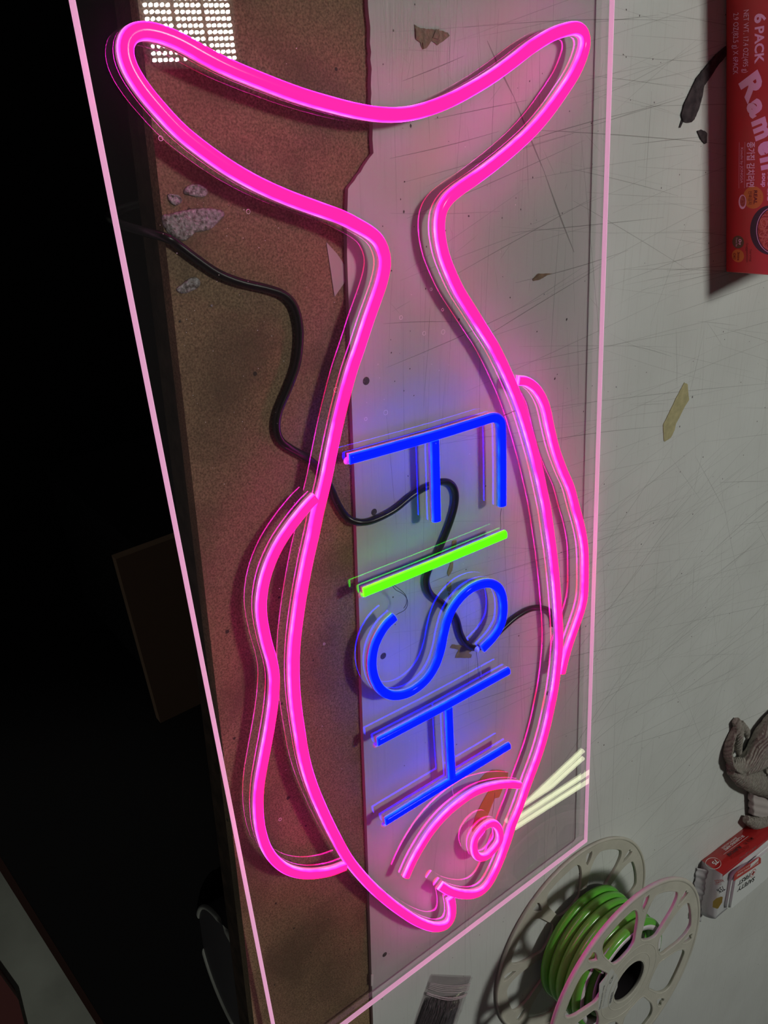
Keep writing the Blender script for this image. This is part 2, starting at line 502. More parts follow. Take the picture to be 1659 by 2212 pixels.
def glowing_foot():
    m_, nt, out = mat('pink_emissive_foot')
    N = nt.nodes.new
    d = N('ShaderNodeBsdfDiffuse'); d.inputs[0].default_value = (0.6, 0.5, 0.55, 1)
    e = N('ShaderNodeEmission'); e.inputs[0].default_value = (1.0, 0.24, 0.52, 1); e.inputs[1].default_value = 0.28  # light leaking from the tube, put in as faint emission
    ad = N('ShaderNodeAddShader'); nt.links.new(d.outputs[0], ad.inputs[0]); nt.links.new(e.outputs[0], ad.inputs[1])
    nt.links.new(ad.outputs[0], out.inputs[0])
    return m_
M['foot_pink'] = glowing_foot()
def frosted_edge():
    """laser-cut frosted acrylic edge: guided neon light is put in as pink emission"""
    m_, nt, out = mat('frosted_emissive_edge')
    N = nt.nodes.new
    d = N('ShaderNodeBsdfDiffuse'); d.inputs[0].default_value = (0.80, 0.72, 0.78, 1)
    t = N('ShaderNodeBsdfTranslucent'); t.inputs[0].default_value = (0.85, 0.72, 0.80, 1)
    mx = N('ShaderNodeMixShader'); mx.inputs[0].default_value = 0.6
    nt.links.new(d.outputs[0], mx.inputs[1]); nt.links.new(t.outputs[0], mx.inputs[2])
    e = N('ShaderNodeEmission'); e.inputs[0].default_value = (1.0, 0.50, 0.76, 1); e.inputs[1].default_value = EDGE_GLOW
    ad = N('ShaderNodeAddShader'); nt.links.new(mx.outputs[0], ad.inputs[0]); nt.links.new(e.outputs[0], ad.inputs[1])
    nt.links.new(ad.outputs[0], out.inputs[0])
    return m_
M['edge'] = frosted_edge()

# ------------------------------------------------------------------ the room
FLOOR_Z = -0.85
bm = bmesh.new(); box_bm(bm, (-2.5, -3.0, FLOOR_Z - 0.05), (6.0, 5.0, FLOOR_Z))
tag(from_bm('floor', bm, M['floor']), 'grey streaked concrete floor beside the bench', kind='structure')
bm = bmesh.new(); box_bm(bm, (-2.5, -3.0, 2.92), (6.0, 5.0, 3.0))
tag(from_bm('ceiling', bm, M['ceiling']), 'dim ceiling seen only as a reflection', kind='structure')

# overhead LED work lamp: three modules of lenses, mirrored in the acrylic
SHEET_B, SHEET_T = 0.009, 0.015
def mirrored(px, py, z):
    """point at height z whose mirror image in the sheet's top sits at this pixel"""
    v = ray(px, py)
    p = at(px, py, SHEET_T)
    d = Vector((v.x, v.y, -v.z))
    return p + d * ((z - SHEET_T) / d.z)
LZ = 2.8
q0 = mirrored(331, 137, LZ); q1 = mirrored(515, 131, LZ); q2 = mirrored(331, 3, LZ)
ua = (q1 - q0); LW = ua.length; ua.normalize()
ub = (q2 - q0); ub -= ua * ub.dot(ua); ub.normalize()
ROWS = 15
pitch = LW / 15.9
lamp = thing('led_panel_lamp', 'white LED panel work lamp on the ceiling, mirrored in the acrylic top corner', 'lamp', q0)
bm = bmesh.new()
e0 = q0 - ua * 0.02 - ub * 0.02
W_, D_ = LW + 0.04, pitch * ROWS + 0.04
cs = [e0, e0 + ua * W_, e0 + ua * W_ + ub * D_, e0 + ub * D_]
prism(bm, [(c.x, c.y) for c in cs], LZ + 0.004, LZ + 0.03)
from_bm('housing', bm, M['lamp_body'], lamp)
bm = bmesh.new()
mid = e0 + ua * W_ / 2 + ub * D_ / 2
box_bm(bm, (mid.x - 0.02, mid.y - 0.02, LZ + 0.03), (mid.x + 0.02, mid.y + 0.02, 2.92))
from_bm('bracket', bm, M['lamp_body'], lamp)
for k in range(3):
    bm = bmesh.new()
    for i in range(5):
        for j in range(ROWS):
            c = q0 + ua * (pitch * (0.5 + i) + k * pitch * 5.45) + ub * pitch * (0.5 + j)
            r = pitch * 0.27
            ring = [bm.verts.new((c.x + r * math.cos(a), c.y + r * math.sin(a), LZ + 0.003)) for a in [2 * PI * t / 8 for t in range(8)]]
            tip = bm.verts.new((c.x, c.y, LZ - 0.0005))
            for t in range(8): bm.faces.new((ring[t], tip, ring[(t + 1) % 8]))
            bm.faces.new(ring)
    from_bm('led_module', bm, M['led'], lamp)

# far tube lamps whose streaks cross the lower right of the acrylic
for hz, pairs, lb_ in ((2.78, (((1095, 1777), (1260, 1621)), ((1108, 1776), (1260, 1637))), 'tube lamp mirrored in the acrylic corner as the upper, shorter pair of streaks'),
                       (2.60, (((1110, 1775), (1315, 1640)), ((1112, 1789), (1315, 1659))), 'tube lamp mirrored as the lower, longer pair of streaks crossing the acrylic edge')):
    ends = [(mirrored(*a, hz), mirrored(*b, hz)) for a, b in pairs]
    t = thing('tube_lamp', lb_, 'lamp', ends[0][0], 'tube lamps across the room')
    for p, q in ends:
        tube('light_tube', [p.lerp(q, i / 8) for i in range(9)], 0.0155, M['tube_light'], t)
    (p0, q0_), (p1, q1_) = ends
    bm = bmesh.new()
    prism(bm, [(c.x, c.y) for c in (p0, q0_, q1_, p1)], hz + 0.022, hz + 0.05)
    from_bm('batten', bm, M['lamp_body'], t)

# unseen spot and shade added to brighten the floor beside the bench
dl = thing('added_floor_light', 'added unseen spot that brightens the floor beside the bench', 'lamp', (1.4, -0.9, 2.85))
bm = bmesh.new()
for i in range(24):
    pass
r_ = bmesh.ops.create_cone(bm, segments=24, radius1=0.07, radius2=0.05, depth=0.07, cap_ends=False, matrix=Matrix.Translation((1.4, -0.9, 2.885)))
from_bm('added_lamp_shade', bm, M['lamp_body'], dl, True)
sp = bpy.data.lights.new('added_floor_beam', 'SPOT')
sp.energy = ADDED_SPOT_W; sp.spot_size = math.radians(22); sp.spot_blend = 0.6; sp.color = (0.95, 1.0, 0.88); sp.shadow_soft_size = 0.04
spo = bpy.data.objects.new('beam', sp); C.objects.link(spo); spo.parent = dl
spo.location = (0, 0, 0)
spo.rotation_euler = (Vector((1.45, 0.02, FLOOR_Z)) - Vector((1.4, -0.9, 2.85))).to_track_quat('-Z', 'Y').to_euler()

# ------------------------------------------------------------------ workbench
BZ = -0.004                                    # top of the brown board
def line_pt(a, b, x):
    """point on the line a-b at world x"""
    t = (x - a.x) / (b.x - a.x)
    return a.lerp(b, t)
eA, eB = at(343, 400, BZ), at(549, 2212, BZ)
X0, X1, YF = -0.55, 1.78, 1.9
L0, L1 = line_pt(eA, eB, X0), line_pt(eA, eB, X1)
bench = thing('workbench', 'long workbench with a brown hardboard top on dark lumber', 'workbench', (0.6, 0.9, FLOOR_Z))
bm = bmesh.new()
prism(bm, [(L0.x, L0.y), (L1.x, L1.y), (X1, YF), (X0, YF)], BZ - 0.012, BZ)
from_bm('bench_top', bm, M['brown'], bench)
bm = bmesh.new()
prism(bm, [(L0.x, L0.y + 0.006), (L1.x, L1.y + 0.006), (L1.x, L1.y + 0.045), (L0.x, L0.y + 0.045)], BZ - 0.052, BZ - 0.012)
from_bm('rail', bm, M['lumber'], bench)
def slab(name, pix, z, t, m_, parent):
    ps = [at(x, y, z) for x, y in pix]
    bm = bmesh.new(); prism(bm, [(p.x, p.y) for p in ps], z - t, z)
    return from_bm(name, bm, m_, parent)
for lx in (-0.45, 1.72):
    lp = line_pt(eA, eB, lx)
    bm = bmesh.new(); box_bm(bm, (lx - 0.03, lp.y + 0.30, FLOOR_Z), (lx + 0.03, lp.y + 0.36, BZ - 0.012), 0.002)
    from_bm('leg', bm, M['lumber'], bench)
for lx in (-0.45, 1.72):
    bm = bmesh.new(); box_bm(bm, (lx - 0.03, YF - 0.10, FLOOR_Z), (lx + 0.03, YF - 0.04, BZ - 0.012), 0.002)
    from_bm('leg', bm, M['grey_paint'], bench)
# things stored under the bench, barely lit
z = -0.42
a, b = at(250, 1208, z), at(347, 1562, z)
ux = (b - a).normalized(); uy = Vector((-ux.y, ux.x, 0))
bm = bmesh.new()
pts = [a, b, b + uy * 0.4, a + uy * 0.4]
prism(bm, [(p.x, p.y) for p in pts], z - 0.015, z)
o = from_bm('cardboard_panel', bm, M['cardboard'], None)
tag(o, 'brown cardboard panel on a black crate in the dark under the bench', 'cardboard')
bm = bmesh.new(); prism(bm, [((p + uy * 0.03).x, (p + uy * 0.03).y) for p in pts], FLOOR_Z, z - 0.015)
tag(from_bm('storage_crate', bm, M['black_mat'], None), 'tall black crate carrying the cardboard panel under the bench', 'crate')
# drum lying under the bench end
dr = thing('storage_drum', 'dull grey drum lying in the dark under the end of the bench', 'drum', (1.38, 0.42, FLOOR_Z))
bm = bmesh.new()
bmesh.ops.create_cone(bm, cap_ends=True, segments=48, radius1=0.15, radius2=0.15, depth=0.34,
                      matrix=Matrix.Translation((1.52, 0.60, FLOOR_Z + 0.15)) @ Matrix.Rotation(PI / 2, 4, 'X'))
from_bm('drum_shell', bm, M['dark_steel'], dr, False)
ring = [Vector((1.52 + 0.15 * math.cos(t), 0.43, FLOOR_Z + 0.15 + 0.15 * math.sin(t))) for t in [2 * PI * i / 48 for i in range(48)]]
tube('rim', ring, 0.005, M['grey_paint'], dr, closed=True)
bmx = bmesh.new()
# black mat on the floor with a thin brown edge; beyond it the bare concrete
z = FLOOR_Z + 0.012
a, b = at(-260, 1430, z), at(300, 2333, z)
d = (b - a).normalized()
a2, b2 = a - d * 2.5, b + d * 0.0
far = Vector((b2.x, 1.7, z))
matt = thing('floor_mat', 'black rubber mat covering the floor under the bench', 'mat', (1.2, 0.6, FLOOR_Z))
a2 = a - d * ((a.x + 1.0) / d.x)
b2 = a + d * ((4.6 - a.x) / d.x)
bm = bmesh.new(); prism(bm, [(a2.x, a2.y), (b2.x, b2.y), (4.6, 2.6), (-1.0, 2.6)], FLOOR_Z, z)
from_bm('mat_surface', bm, M['black_mat'], matt)
nrm = Vector((d.y, -d.x, 0))
bm = bmesh.new(); prism(bm, [(p.x, p.y) for p in (a2 + nrm * 0.012, b2 + nrm * 0.012, b2, a2)], FLOOR_Z, z + 0.001)
from_bm('mat_binding', bm, M['mat_edge'], matt)
bmx.free()
ps = [at(x, y, FLOOR_Z + 0.03) for x, y in ((-120, 1985), (0, 2105), (40, 2160), (72, 2290), (-120, 2290))]
bm = bmesh.new(); prism(bm, [(p.x, p.y) for p in ps], FLOOR_Z, FLOOR_Z + 0.03)
tag(from_bm('plastic_tray', bm, M['rust_red']), 'dark red flat tray on the floor at the lower left corner', 'tray')

# ------------------------------------------------------------------ white board
wb_pix = [(796, -10), (797, 30), (800, 60), (801, 130), (803, 200), (802, 222), (805, 262), (806, 300), (807, 330), (797, 343),
          (786, 360), (772, 380), (757, 400), (752, 408), (751, 440), (749, 480), (750, 560), (755, 700), (759, 850),
          (767, 1060), (775, 1300), (783, 1550), (791, 1750), (798, 1950), (806, 2212)]
pts = [at(x, y, 0.0) for x, y in wb_pix]
outl = []
for i in range(len(pts) - 1):
    k = max(1, int((pts[i + 1] - pts[i]).length / 0.004))
    for j in range(k):
        p = pts[i].lerp(pts[i + 1], j / k)
        if i < 13: p += Vector((random.uniform(-1, 1), random.uniform(-1, 1), 0)) * 0.0006
        outl.append((p.x, p.y))
outl.append((pts[-1].x, pts[-1].y))
lastp = pts[-1]; prev = pts[-2]
e = lastp + (lastp - prev).normalized() * 0.5
first = pts[0]
poly = [(X0, first.y + (first.x - X0) * 0.02 * 0)] + outl + [(1.70, lastp.y + (lastp.y - prev.y) / (lastp.x - prev.x) * (1.70 - lastp.x)), (1.70, YF - 0.02), (X0, YF - 0.02)]
wb = thing('white_work_board', 'scratched white plastic board with a chipped edge on the brown bench top', 'board', (0.6, 1.0, BZ))
bm = bmesh.new(); prism(bm, poly, BZ, 0.0)
bm.faces.ensure_lookup_table()
bmesh.ops.triangulate(bm, faces=[f for f in bm.faces if len(f.verts) > 4])
for f in bm.faces:
    f.normal_update()
    if abs(f.normal.z) < 0.5: f.material_index = 1
from_bm('board_panel', bm, [M['white_board'], M['board_edge']], wb)

rnd = random.Random(11)
def ribbon(bm, p, q, w_, z=0.00012):
    d = (q - p); L = d.length
    if L < 1e-5: return
    d.normalize(); s = Vector((-d.y, d.x, 0))
    k = 5
    pr = None
    bend = rnd.uniform(-0.012, 0.012) * L
    for i in range(k + 1):
        t = i / k
        c = p.lerp(q, t) + s * bend * math.sin(PI * t)
        ww = w_ * (0.25 + 0.75 * math.sin(PI * min(max(t, 0.04), 0.96)))
        a_ = bm.verts.new((c.x + s.x * ww, c.y + s.y * ww, z)); b_ = bm.verts.new((c.x - s.x * ww, c.y - s.y * ww, z))
        if pr: bm.faces.new((pr[0], a_, b_, pr[1]))
        pr = (a_, b_)
def scr(bm, x, y, ang, L, w_):
    a_ = math.radians(ang)
    dx, dy = math.cos(a_) * L / 2, -math.sin(a_) * L / 2
    p, q = at(x - dx, y - dy), at(x + dx, y + dy)
    for v in (p, q):
        if v.x < X0 or v.x > 1.69 or v.y > YF - 0.03: return
    ymin = at(812, max(0, y - dy)).y
    if min(p.y, q.y) < line_pt(at(812, 0), at(812, 2212), p.x).y: return
    p.z = q.z = 0
    ribbon(bm, p, q, w_)
bm1, bm2, bm3 = bmesh.new(), bmesh.new(), bmesh.new()
for i in range(150):      # long shallow cuts rising to the right
    scr(rnd.choice((bm1, bm2, bm2)), rnd.uniform(900, 1700), rnd.uniform(0, 1500), rnd.gauss(15, 9), rnd.uniform(80, 520), rnd.uniform(0.00016, 0.00036))
for i in range(45):
    scr(rnd.choice((bm1, bm2)), rnd.uniform(1330, 1700), rnd.uniform(20, 900), rnd.gauss(-8, 10), rnd.uniform(60, 300), rnd.uniform(0.00015, 0.0003))
for i in range(230):      # dense diagonal scuffs, lower right
    scr(rnd.choice((bm2, bm2, bm2, bm1)), rnd.uniform(1280, 1720), rnd.uniform(1000, 2000), rnd.gauss(43, 9), rnd.uniform(60, 420), rnd.uniform(0.00016, 0.0004))
for i in range(90):       # knife lines along the bench
    scr(rnd.choice((bm1, bm2, bm2)), rnd.uniform(830, 1330), rnd.uniform(0, 2100), rnd.gauss(-91, 3), rnd.uniform(80, 600), rnd.uniform(0.00012, 0.00025))
for i in range(40):
    scr(rnd.choice((bm1, bm2)), rnd.uniform(1330, 1700), rnd.uniform(300, 1700), rnd.choice((-88, -95, -60, 70)) + rnd.gauss(0, 5), rnd.uniform(60, 260), rnd.uniform(0.00015, 0.0003))
for i in range(70):       # scratches near the top, the lamp's glint painted in as pale colour
    scr(bm3, rnd.uniform(815, 1040), rnd.uniform(-20, 170), rnd.gauss(-90, 4), rnd.uniform(30, 170), rnd.uniform(0.0001, 0.00028))
for i in range(25):
    scr(bm3, rnd.uniform(830, 1330), rnd.uniform(100, 700), rnd.gauss(-80, 25), rnd.uniform(15, 70), rnd.uniform(0.0001, 0.0002))
# the long dark line running down from the tail
for a_, b_ in (((1052, 88), (1110, 210)), ((1110, 210), (1175, 370)), ((1175, 370), (1240, 545))):
    p, q = at(*a_), at(*b_); ribbon(bm1, p, q, 0.0008)
for o_, nm in ((bm1, 'scratch'), (bm2, 'scratch_soft'), (bm3, 'scratch_light')):
    tag(from_bm('scratch_marks', o_, M[nm], wb), kind='stuff')
# screw holes through the white board
for x, y, r in ((791, 823, 0.0031), (828, 1417, 0.0031), (808, 1106, 0.0028), (831, 2062, 0.0028), (1184, 1497, 0.0028)):
    c = at(x, y); bm = bmesh.new()
    bmesh.ops.create_cone(bm, cap_ends=True, segments=14, radius1=r, radius2=r * 0.8, depth=0.0004, matrix=Matrix.Translation((c.x, c.y, 0.0002)))
    from_bm('screw_hole', bm, M['knot'], wb)
# small dark crumbs ground into the surface
bm = bmesh.new()
for i in range(260):
    x, y = rnd.uniform(820, 1690), rnd.uniform(-10, 2200)
    c = at(x, y); r = rnd.uniform(0.0002, 0.0007) * rnd.choice((1, 1, 1, 1.5))
    if c.y < line_pt(at(812, 0), at(812, 2212), c.x).y: continue
    a_ = rnd.uniform(0, PI)
    vs = [bm.verts.new((c.x + r * k * math.cos(a_ + t), c.y + r * math.sin(a_ + t), 0.0002)) for t, k in ((0, 1.6), (1.3, 1), (2.4, 1), (3.4, 1.5), (5, .8))]
    bm.faces.new(vs)
tag(from_bm('dirt_specks', bm, M['knot'], wb), kind='stuff')

# ------------------------------------------------------------------ brown board litter
def blob(name, pix, z, h, m_, label, cat, group=None, rough=0.0004):
    """low lump over an outline: height rises from the rim inward"""
    ps = [at(x, y, z) for x, y in pix]
    path = smooth_path(ps, 0.0018, True)
    c = sum(path, Vector()) / len(path)
    bm = bmesh.new()
    rings = []
    for f, hh in ((1.0, 0.0), (0.97, 0.55), (0.88, 0.95), (0.7, 0.8), (0.45, 0.9), (0.2, 0.85)):
        ring = []
        for p in path:
            q = c.lerp(p, f)
            n_ = noise.noise(q * 330)
            ring.append(bm.verts.new((q.x + n_ * rough, q.y + noise.noise(q * 330 + Vector((9, 3, 1))) * rough, z + max(0.00005, h * hh * (1 + n_ * 0.7)))))
        rings.append(ring)
    n = len(path)
    for a_, b_ in zip(rings, rings[1:]):
        for i in range(n): bm.faces.new((a_[i], a_[(i + 1) % n], b_[(i + 1) % n], b_[i]))
    bm.faces.new(rings[-1])
    bm.faces.new(rings[0])
    o = from_bm(name, bm, m_, None, True)
    return tag(o, label, cat, group)
G = 'patches of dried glue at the brown bench edge'
blob('glue_patch', [(349, 462), (362, 464), (380, 457), (408, 452), (440, 449), (462, 450), (484, 455), (488, 462), (476, 476), (462, 490), (448, 498), (420, 503), (407, 515), (398, 522), (378, 516), (358, 500), (350, 484)], BZ, 0.0016, M['glue'], 'largest bubbly grey glue patch, just above the black cable', 'glue patch', G)
blob('glue_patch', [(393, 412), (405, 400), (422, 396), (440, 402), (452, 413), (447, 424), (430, 427), (408, 423), (394, 419)], BZ, 0.0013, M['glue'], 'oval bubbly grey glue patch nearest the pink tail tube', 'glue patch', G)
blob('glue_patch', [(357, 420), (372, 418), (388, 421), (396, 428), (392, 440), (381, 446), (369, 444), (366, 434)], BZ, 0.0013, M['glue'], 'small wedge-shaped glue patch above the largest patch', 'glue patch', G)
blob('glue_patch', [(377, 622), (390, 617), (402, 604), (418, 597), (430, 600), (434, 609), (428, 622), (412, 630), (398, 636), (384, 633)], BZ, 0.0014, M['glue'], 'dull glue patch below the black cable', 'glue patch', G)
blob('glue_patch', [(448, 660), (456, 655), (464, 657), (462, 664), (452, 667)], BZ, 0.001, M['glue'], 'tiny glue spot to the lower right of the dull patch', 'glue patch', G)

# white triangular scrap by the seam
bm = bmesh.new()
tri = [at(x, y, BZ) for x, y in ((704, 523), (728, 549), (747, 578), (747, 605), (733, 625), (722, 641), (712, 575))]
prism(bm, [(p.x, p.y) for p in tri], BZ + 0.0001, BZ + 0.0006)
tag(from_bm('film_scrap', bm, M['white_paper']), 'pointed white scrap of film on the brown board by the seam', 'scrap')

# tape scraps on the white board
def scrap(name, pix, m_, label, cat='tape', z=0.0003, t=0.0003, group=None, rough=0.00025, folds=()):
    o = flat_shape(name, pix, z, t, m_, None, rough)
    tag(o, label, cat, group)
    for fp in folds:
        f = flat_shape('fold', fp, z + t, 0.0006, m_, o)
    return o
scrap('torn_tape', [(1478, 826), (1485, 830), (1487, 855), (1488, 864), (1483, 872), (1477, 882), (1468, 900), (1460, 915), (1457, 929), (1449, 945), (1436, 954), (1434, 952), (1432, 918), (1440, 902), (1458, 864)], M['tape'], 'long yellow strip of torn masking tape right of the sign')
scrap('torn_tape', [(895, 53), (907, 46), (912, 56), (896, 56), (940, 64), (946, 62), (966, 70), (971, 77), (956, 90), (946, 97), (938, 90), (930, 88), (922, 103), (914, 107), (910, 92), (898, 86)][0:1] + [(908, 61), (945, 64), (966, 70), (971, 77), (956, 90), (944, 98), (932, 88), (921, 104), (913, 107), (908, 92), (898, 85), (896, 62)], M['tape_brown'],
      'crumpled brown tape scrap at the top of the board', folds=[[(897, 61), (908, 62), (907, 80), (898, 82)], [(940, 66), (948, 63), (946, 85), (934, 82)], [(912, 92), (920, 90), (918, 104), (914, 105)]])
scrap('torn_tape', [(1150, 603), (1162, 591), (1192, 590), (1178, 597), (1166, 604), (1152, 607)], M['tape_brown'], 'small pointed brown tape scrap below the tail joint', folds=[[(1152, 602), (1163, 594), (1164, 601)]])
scrap('torn_tape', [(1028, 1697), (1036, 1684), (1046, 1672), (1062, 1663), (1080, 1663), (1098, 1668), (1095, 1688), (1085, 1705), (1078, 1722), (1068, 1725), (1062, 1740), (1052, 1765), (1040, 1785), (1022, 1803), (1019, 1792), (1026, 1765), (1040, 1735), (1056, 1708), (1064, 1690), (1050, 1688)], M['tape_orange'], 'curled orange tape strip under the gill and eye tubes')
scrap('torn_tape', [(976, 1392), (1000, 1394), (1018, 1403), (1022, 1404), (1012, 1410), (1019, 1414), (1017, 1421), (983, 1421), (990, 1403), (972, 1399)], M['tape_mustard'], 'H shaped mustard tape scrap beside the end of the letter S')
MT = 'mustard tape crumbs between the green I and the S'
for k, px_ in enumerate(([(977, 1168), (986, 1167), (985, 1180), (977, 1196), (974, 1190)], [(973, 1215), (979, 1214), (977, 1232), (969, 1245), (966, 1238)], [(966, 1258), (974, 1256), (975, 1270), (972, 1279), (966, 1276), (965, 1266)], [(968, 1280), (976, 1280), (974, 1292), (970, 1295)])):
    scrap('tape_crumb', px_, M['tape_mustard'], ('mustard tape crumb above the green I', 'mustard tape crumb just below the green I', 'mustard tape crumb midway between the green I and the S', 'mustard tape crumb touching the top of the S')[k], group=MT)
# burnt rubber strip lying out of the box's shadow
o = flat_shape('rubber_strip', [(1566, 100), (1566, 122), (1550, 140), (1532, 168), (1519, 186), (1516, 205), (1508, 235), (1498, 258), (1492, 264), (1482, 265), (1473, 262), (1470, 248), (1476, 225), (1488, 200), (1503, 168), (1524, 142), (1545, 118)], 0.0003, 0.0012, M['rubber'], None, 0.0002)
tag(o, 'dark scuffed rubber strip half hidden in the shadow of the red carton', 'strip')
o = flat_shape('tail', [(1474, 250), (1478, 256), (1469, 276), (1466, 276)], 0.0003, 0.0005, M['rubber'], o)
o = flat_shape('rubber_chip', [(1505, 283), (1513, 280), (1522, 284), (1526, 288), (1525, 309), (1521, 311), (1512, 300)], 0.0003, 0.0009, M['rubber'], None, 0.0002)
tag(o, 'small dark chip at the edge of the shadow below the rubber strip', 'chip')

# staple-like splinters at the seam, lower left
o = flat_shape('staple', [(801, 2105), (806, 2105), (805, 2128), (801, 2129)], 0.0003, 0.0008, M['speck'])
tag(o, 'bent metal staple on the seam near the bottom of the bench', 'staple')

# ------------------------------------------------------------------ neon sign
TZ = SHEET_T + 0.0048              # traced level of the tubes
def PZ(pts, z=TZ): return [at(x, y, z) for x, y in pts]
sA, sB = at(165, 0, SHEET_T), at(593.5, 2212, SHEET_T)      # left edge of the sheet
sC, sD = at(1327, 0, SHEET_T), at(1268, 1818, SHEET_T)      # right edge, lower right corner
ax = (sD - sC).normalized()
ay = Vector((-ax.y, ax.x, 0)) 
wS = abs((sA - sD).dot(ay))
wS2 = abs((sB - sD).dot(ay))
wS = (wS + wS2) / 2
D0 = sD.copy()
Lsheet = 1.30
c_br = D0; c_bl = D0 - ay * wS
# the lower end is cut very slightly out of square, as photographed
q_low = at(749, 2212, SHEET_T)
slope = (q_low - D0).normalized()
c_bl = D0 + slope * (wS / abs(slope.dot(ay)))
c_tr = D0 - ax * Lsheet; c_tl = c_tr - ay * wS
sign = thing('neon_sign', 'clear acrylic sign with lit pink neon fish around blue and green word FISH', 'neon sign', (D0 + c_tl) / 2 * 1.0)
sign.location.z = SHEET_B
bm = bmesh.new(); prism(bm, [(p.x, p.y) for p in (c_tl, c_bl, c_br, c_tr)], SHEET_B, SHEET_T)
sheet = from_bm('acrylic_sheet', bm, M['acrylic'], sign)
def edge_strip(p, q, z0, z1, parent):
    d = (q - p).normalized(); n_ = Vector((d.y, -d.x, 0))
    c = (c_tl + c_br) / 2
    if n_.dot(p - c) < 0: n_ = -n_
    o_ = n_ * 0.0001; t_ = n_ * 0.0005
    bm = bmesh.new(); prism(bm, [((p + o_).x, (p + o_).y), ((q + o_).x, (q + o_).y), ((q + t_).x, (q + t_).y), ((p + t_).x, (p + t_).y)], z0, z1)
    return tag(from_bm('cut_edge', bm, M['edge'], parent), 'frosted edge with added pink glow')
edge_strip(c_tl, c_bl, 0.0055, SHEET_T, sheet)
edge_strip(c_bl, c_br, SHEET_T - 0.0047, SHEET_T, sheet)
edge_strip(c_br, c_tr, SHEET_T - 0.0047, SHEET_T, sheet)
# the sheet hangs clear of the bench; no feet are built
# tube profile: foot 0-2.6 mm, short flank, rounded crown to 6.3 mm, about 8 mm wide
def tube_profile(w_=0.0082, foot=0.0026, h=0.0088, crown=0.0029):
    hw = w_ / 2
    p = [(hw, foot), (hw, foot + 0.0004), (hw, h - crown)]
    for i in range(1, 8):
        a_ = PI / 2 * i / 8
        p.append((hw * math.cos(a_) ** 0.8, h - crown + crown * math.sin(a_)))
    p.append((0, h))
    r = p + [(-x, y) for x, y in reversed(p[:-1])]
    return r
PROF = tube_profile()
def neon(name, path, m_, label=None, closed=False, w_=0.0082, foot_h=0.0026):
    prof = tube_profile(w_, foot_h, 0.0037 + foot_h)
    bm = bmesh.new(); uvl = bm.loops.layers.uv.new('UVMap')
    base = [Vector((p.x, p.y, SHEET_T)) for p in path]
    sweep(bm, base, prof, closed=closed, uvl=uvl)
    kind = 'pink' if m_ is M['pink'] else None
    o = from_bm(name, bm, m_, sign)
    if label: o['label'] = label
    bm = bmesh.new()
    hw = w_ / 2 + 0.0001
    sweep(bm, base, [(hw, 0.00005), (hw, foot_h - 0.00005), (-hw, foot_h - 0.00005), (-hw, 0.00005)], closed=closed)
    from_bm('tube_foot', bm, M['foot_' + kind] if kind else M['silicone'], o)
    return o

outline = [(975.3, 1941), (978.4, 1961), (977.2, 1983), (966, 2000), (943, 2005.6), (912.7, 1997), (882.3, 1980), (840.5, 1949.4),
 (798.7, 1911.4), (757, 1862), (727, 1810), (700, 1755), (677, 1700), (661, 1647), (650, 1585), (641, 1520), (637, 1460), (638.5, 1400), (645, 1340),
 (655, 1275), (667.5, 1210), (680, 1155), (691.5, 1100), (706, 1040), (718, 980), (732, 915), (746, 858), (762, 800), (779, 750), (797, 695),
 (813, 650), (826, 612), (834, 575), (832, 548), (820, 520), (802, 503), (775, 487), (740, 469), (690, 451), (625, 427), (560, 398), (500, 364), (440, 322), (390, 281),
 (345, 233), (310, 190), (285, 150), (274, 118), (274, 92), (286, 73), (310, 65), (340, 69), (370, 79), (400, 93), (450, 121), (500, 146), (575, 177), (650, 205),
 (725, 227), (780, 240), (830, 247), (880, 246), (930, 234), (980, 214), (1030, 187), (1070, 162), (1110, 133), (1150, 102), (1190, 77), (1220, 65), (1247, 60), (1263, 70),
 (1267.5, 92), (1261, 120), (1245, 157), (1217.5, 200), (1185, 245), (1150, 285), (1110, 322), (1070, 355), (1030, 385), (995, 409), (971, 430), (957, 453), (952, 478),
 (953, 510), (961, 550), (976, 590), (995, 630), (1020, 670), (1045, 710), (1070, 750), (1090, 790), (1108, 830), (1124, 870), (1137, 910), (1150, 955), (1163, 1005), (1175, 1060),
 (1183, 1100), (1190, 1149), (1197.5, 1206), (1203, 1260), (1207, 1313), (1210, 1366), (1209.5, 1404), (1205, 1453), (1199, 1495), (1191, 1535), (1182, 1575), (1170, 1618),
 (1159, 1650), (1140.6, 1699), (1125, 1744), (1110, 1782), (1098.8, 1816.5), (1083.6, 1858), (1070, 1888.6), (1057, 1911.4), (1041.8, 1926.6), (1022.8, 1934), (1000, 1934), (973.4, 1927), (953, 1915)]
neon('outline_tube', smooth_path(PZ(outline)), M['pink'], 'pink fish outline', w_=0.0090)
neon('fin_tube', smooth_path(PZ([(1122, 823), (1140, 825), (1162, 842), (1180, 876), (1191, 925), (1202, 970), (1218, 1015), (1235, 1055), (1246, 1097), (1258, 1142), (1264.8, 1184), (1266, 1230), (1265, 1282), (1259, 1315), (1247, 1351), (1233.6, 1389), (1223, 1425), (1216, 1455)])), M['pink'], 'pink back fin', w_=0.0080)
neon('fin_tube', smooth_path(PZ([(684, 1076), (665, 1095), (632, 1136), (602, 1182), (579, 1235), (568, 1285), (567, 1330), (577, 1385), (590, 1432), (595, 1470), (592, 1520), (584, 1575), (571, 1645), (562, 1700), (560, 1750), (565, 1795), (578, 1835), (600, 1865), (630, 1884), (670, 1891), (715, 1885), (748, 1873)])), M['pink'], 'pink belly fin')
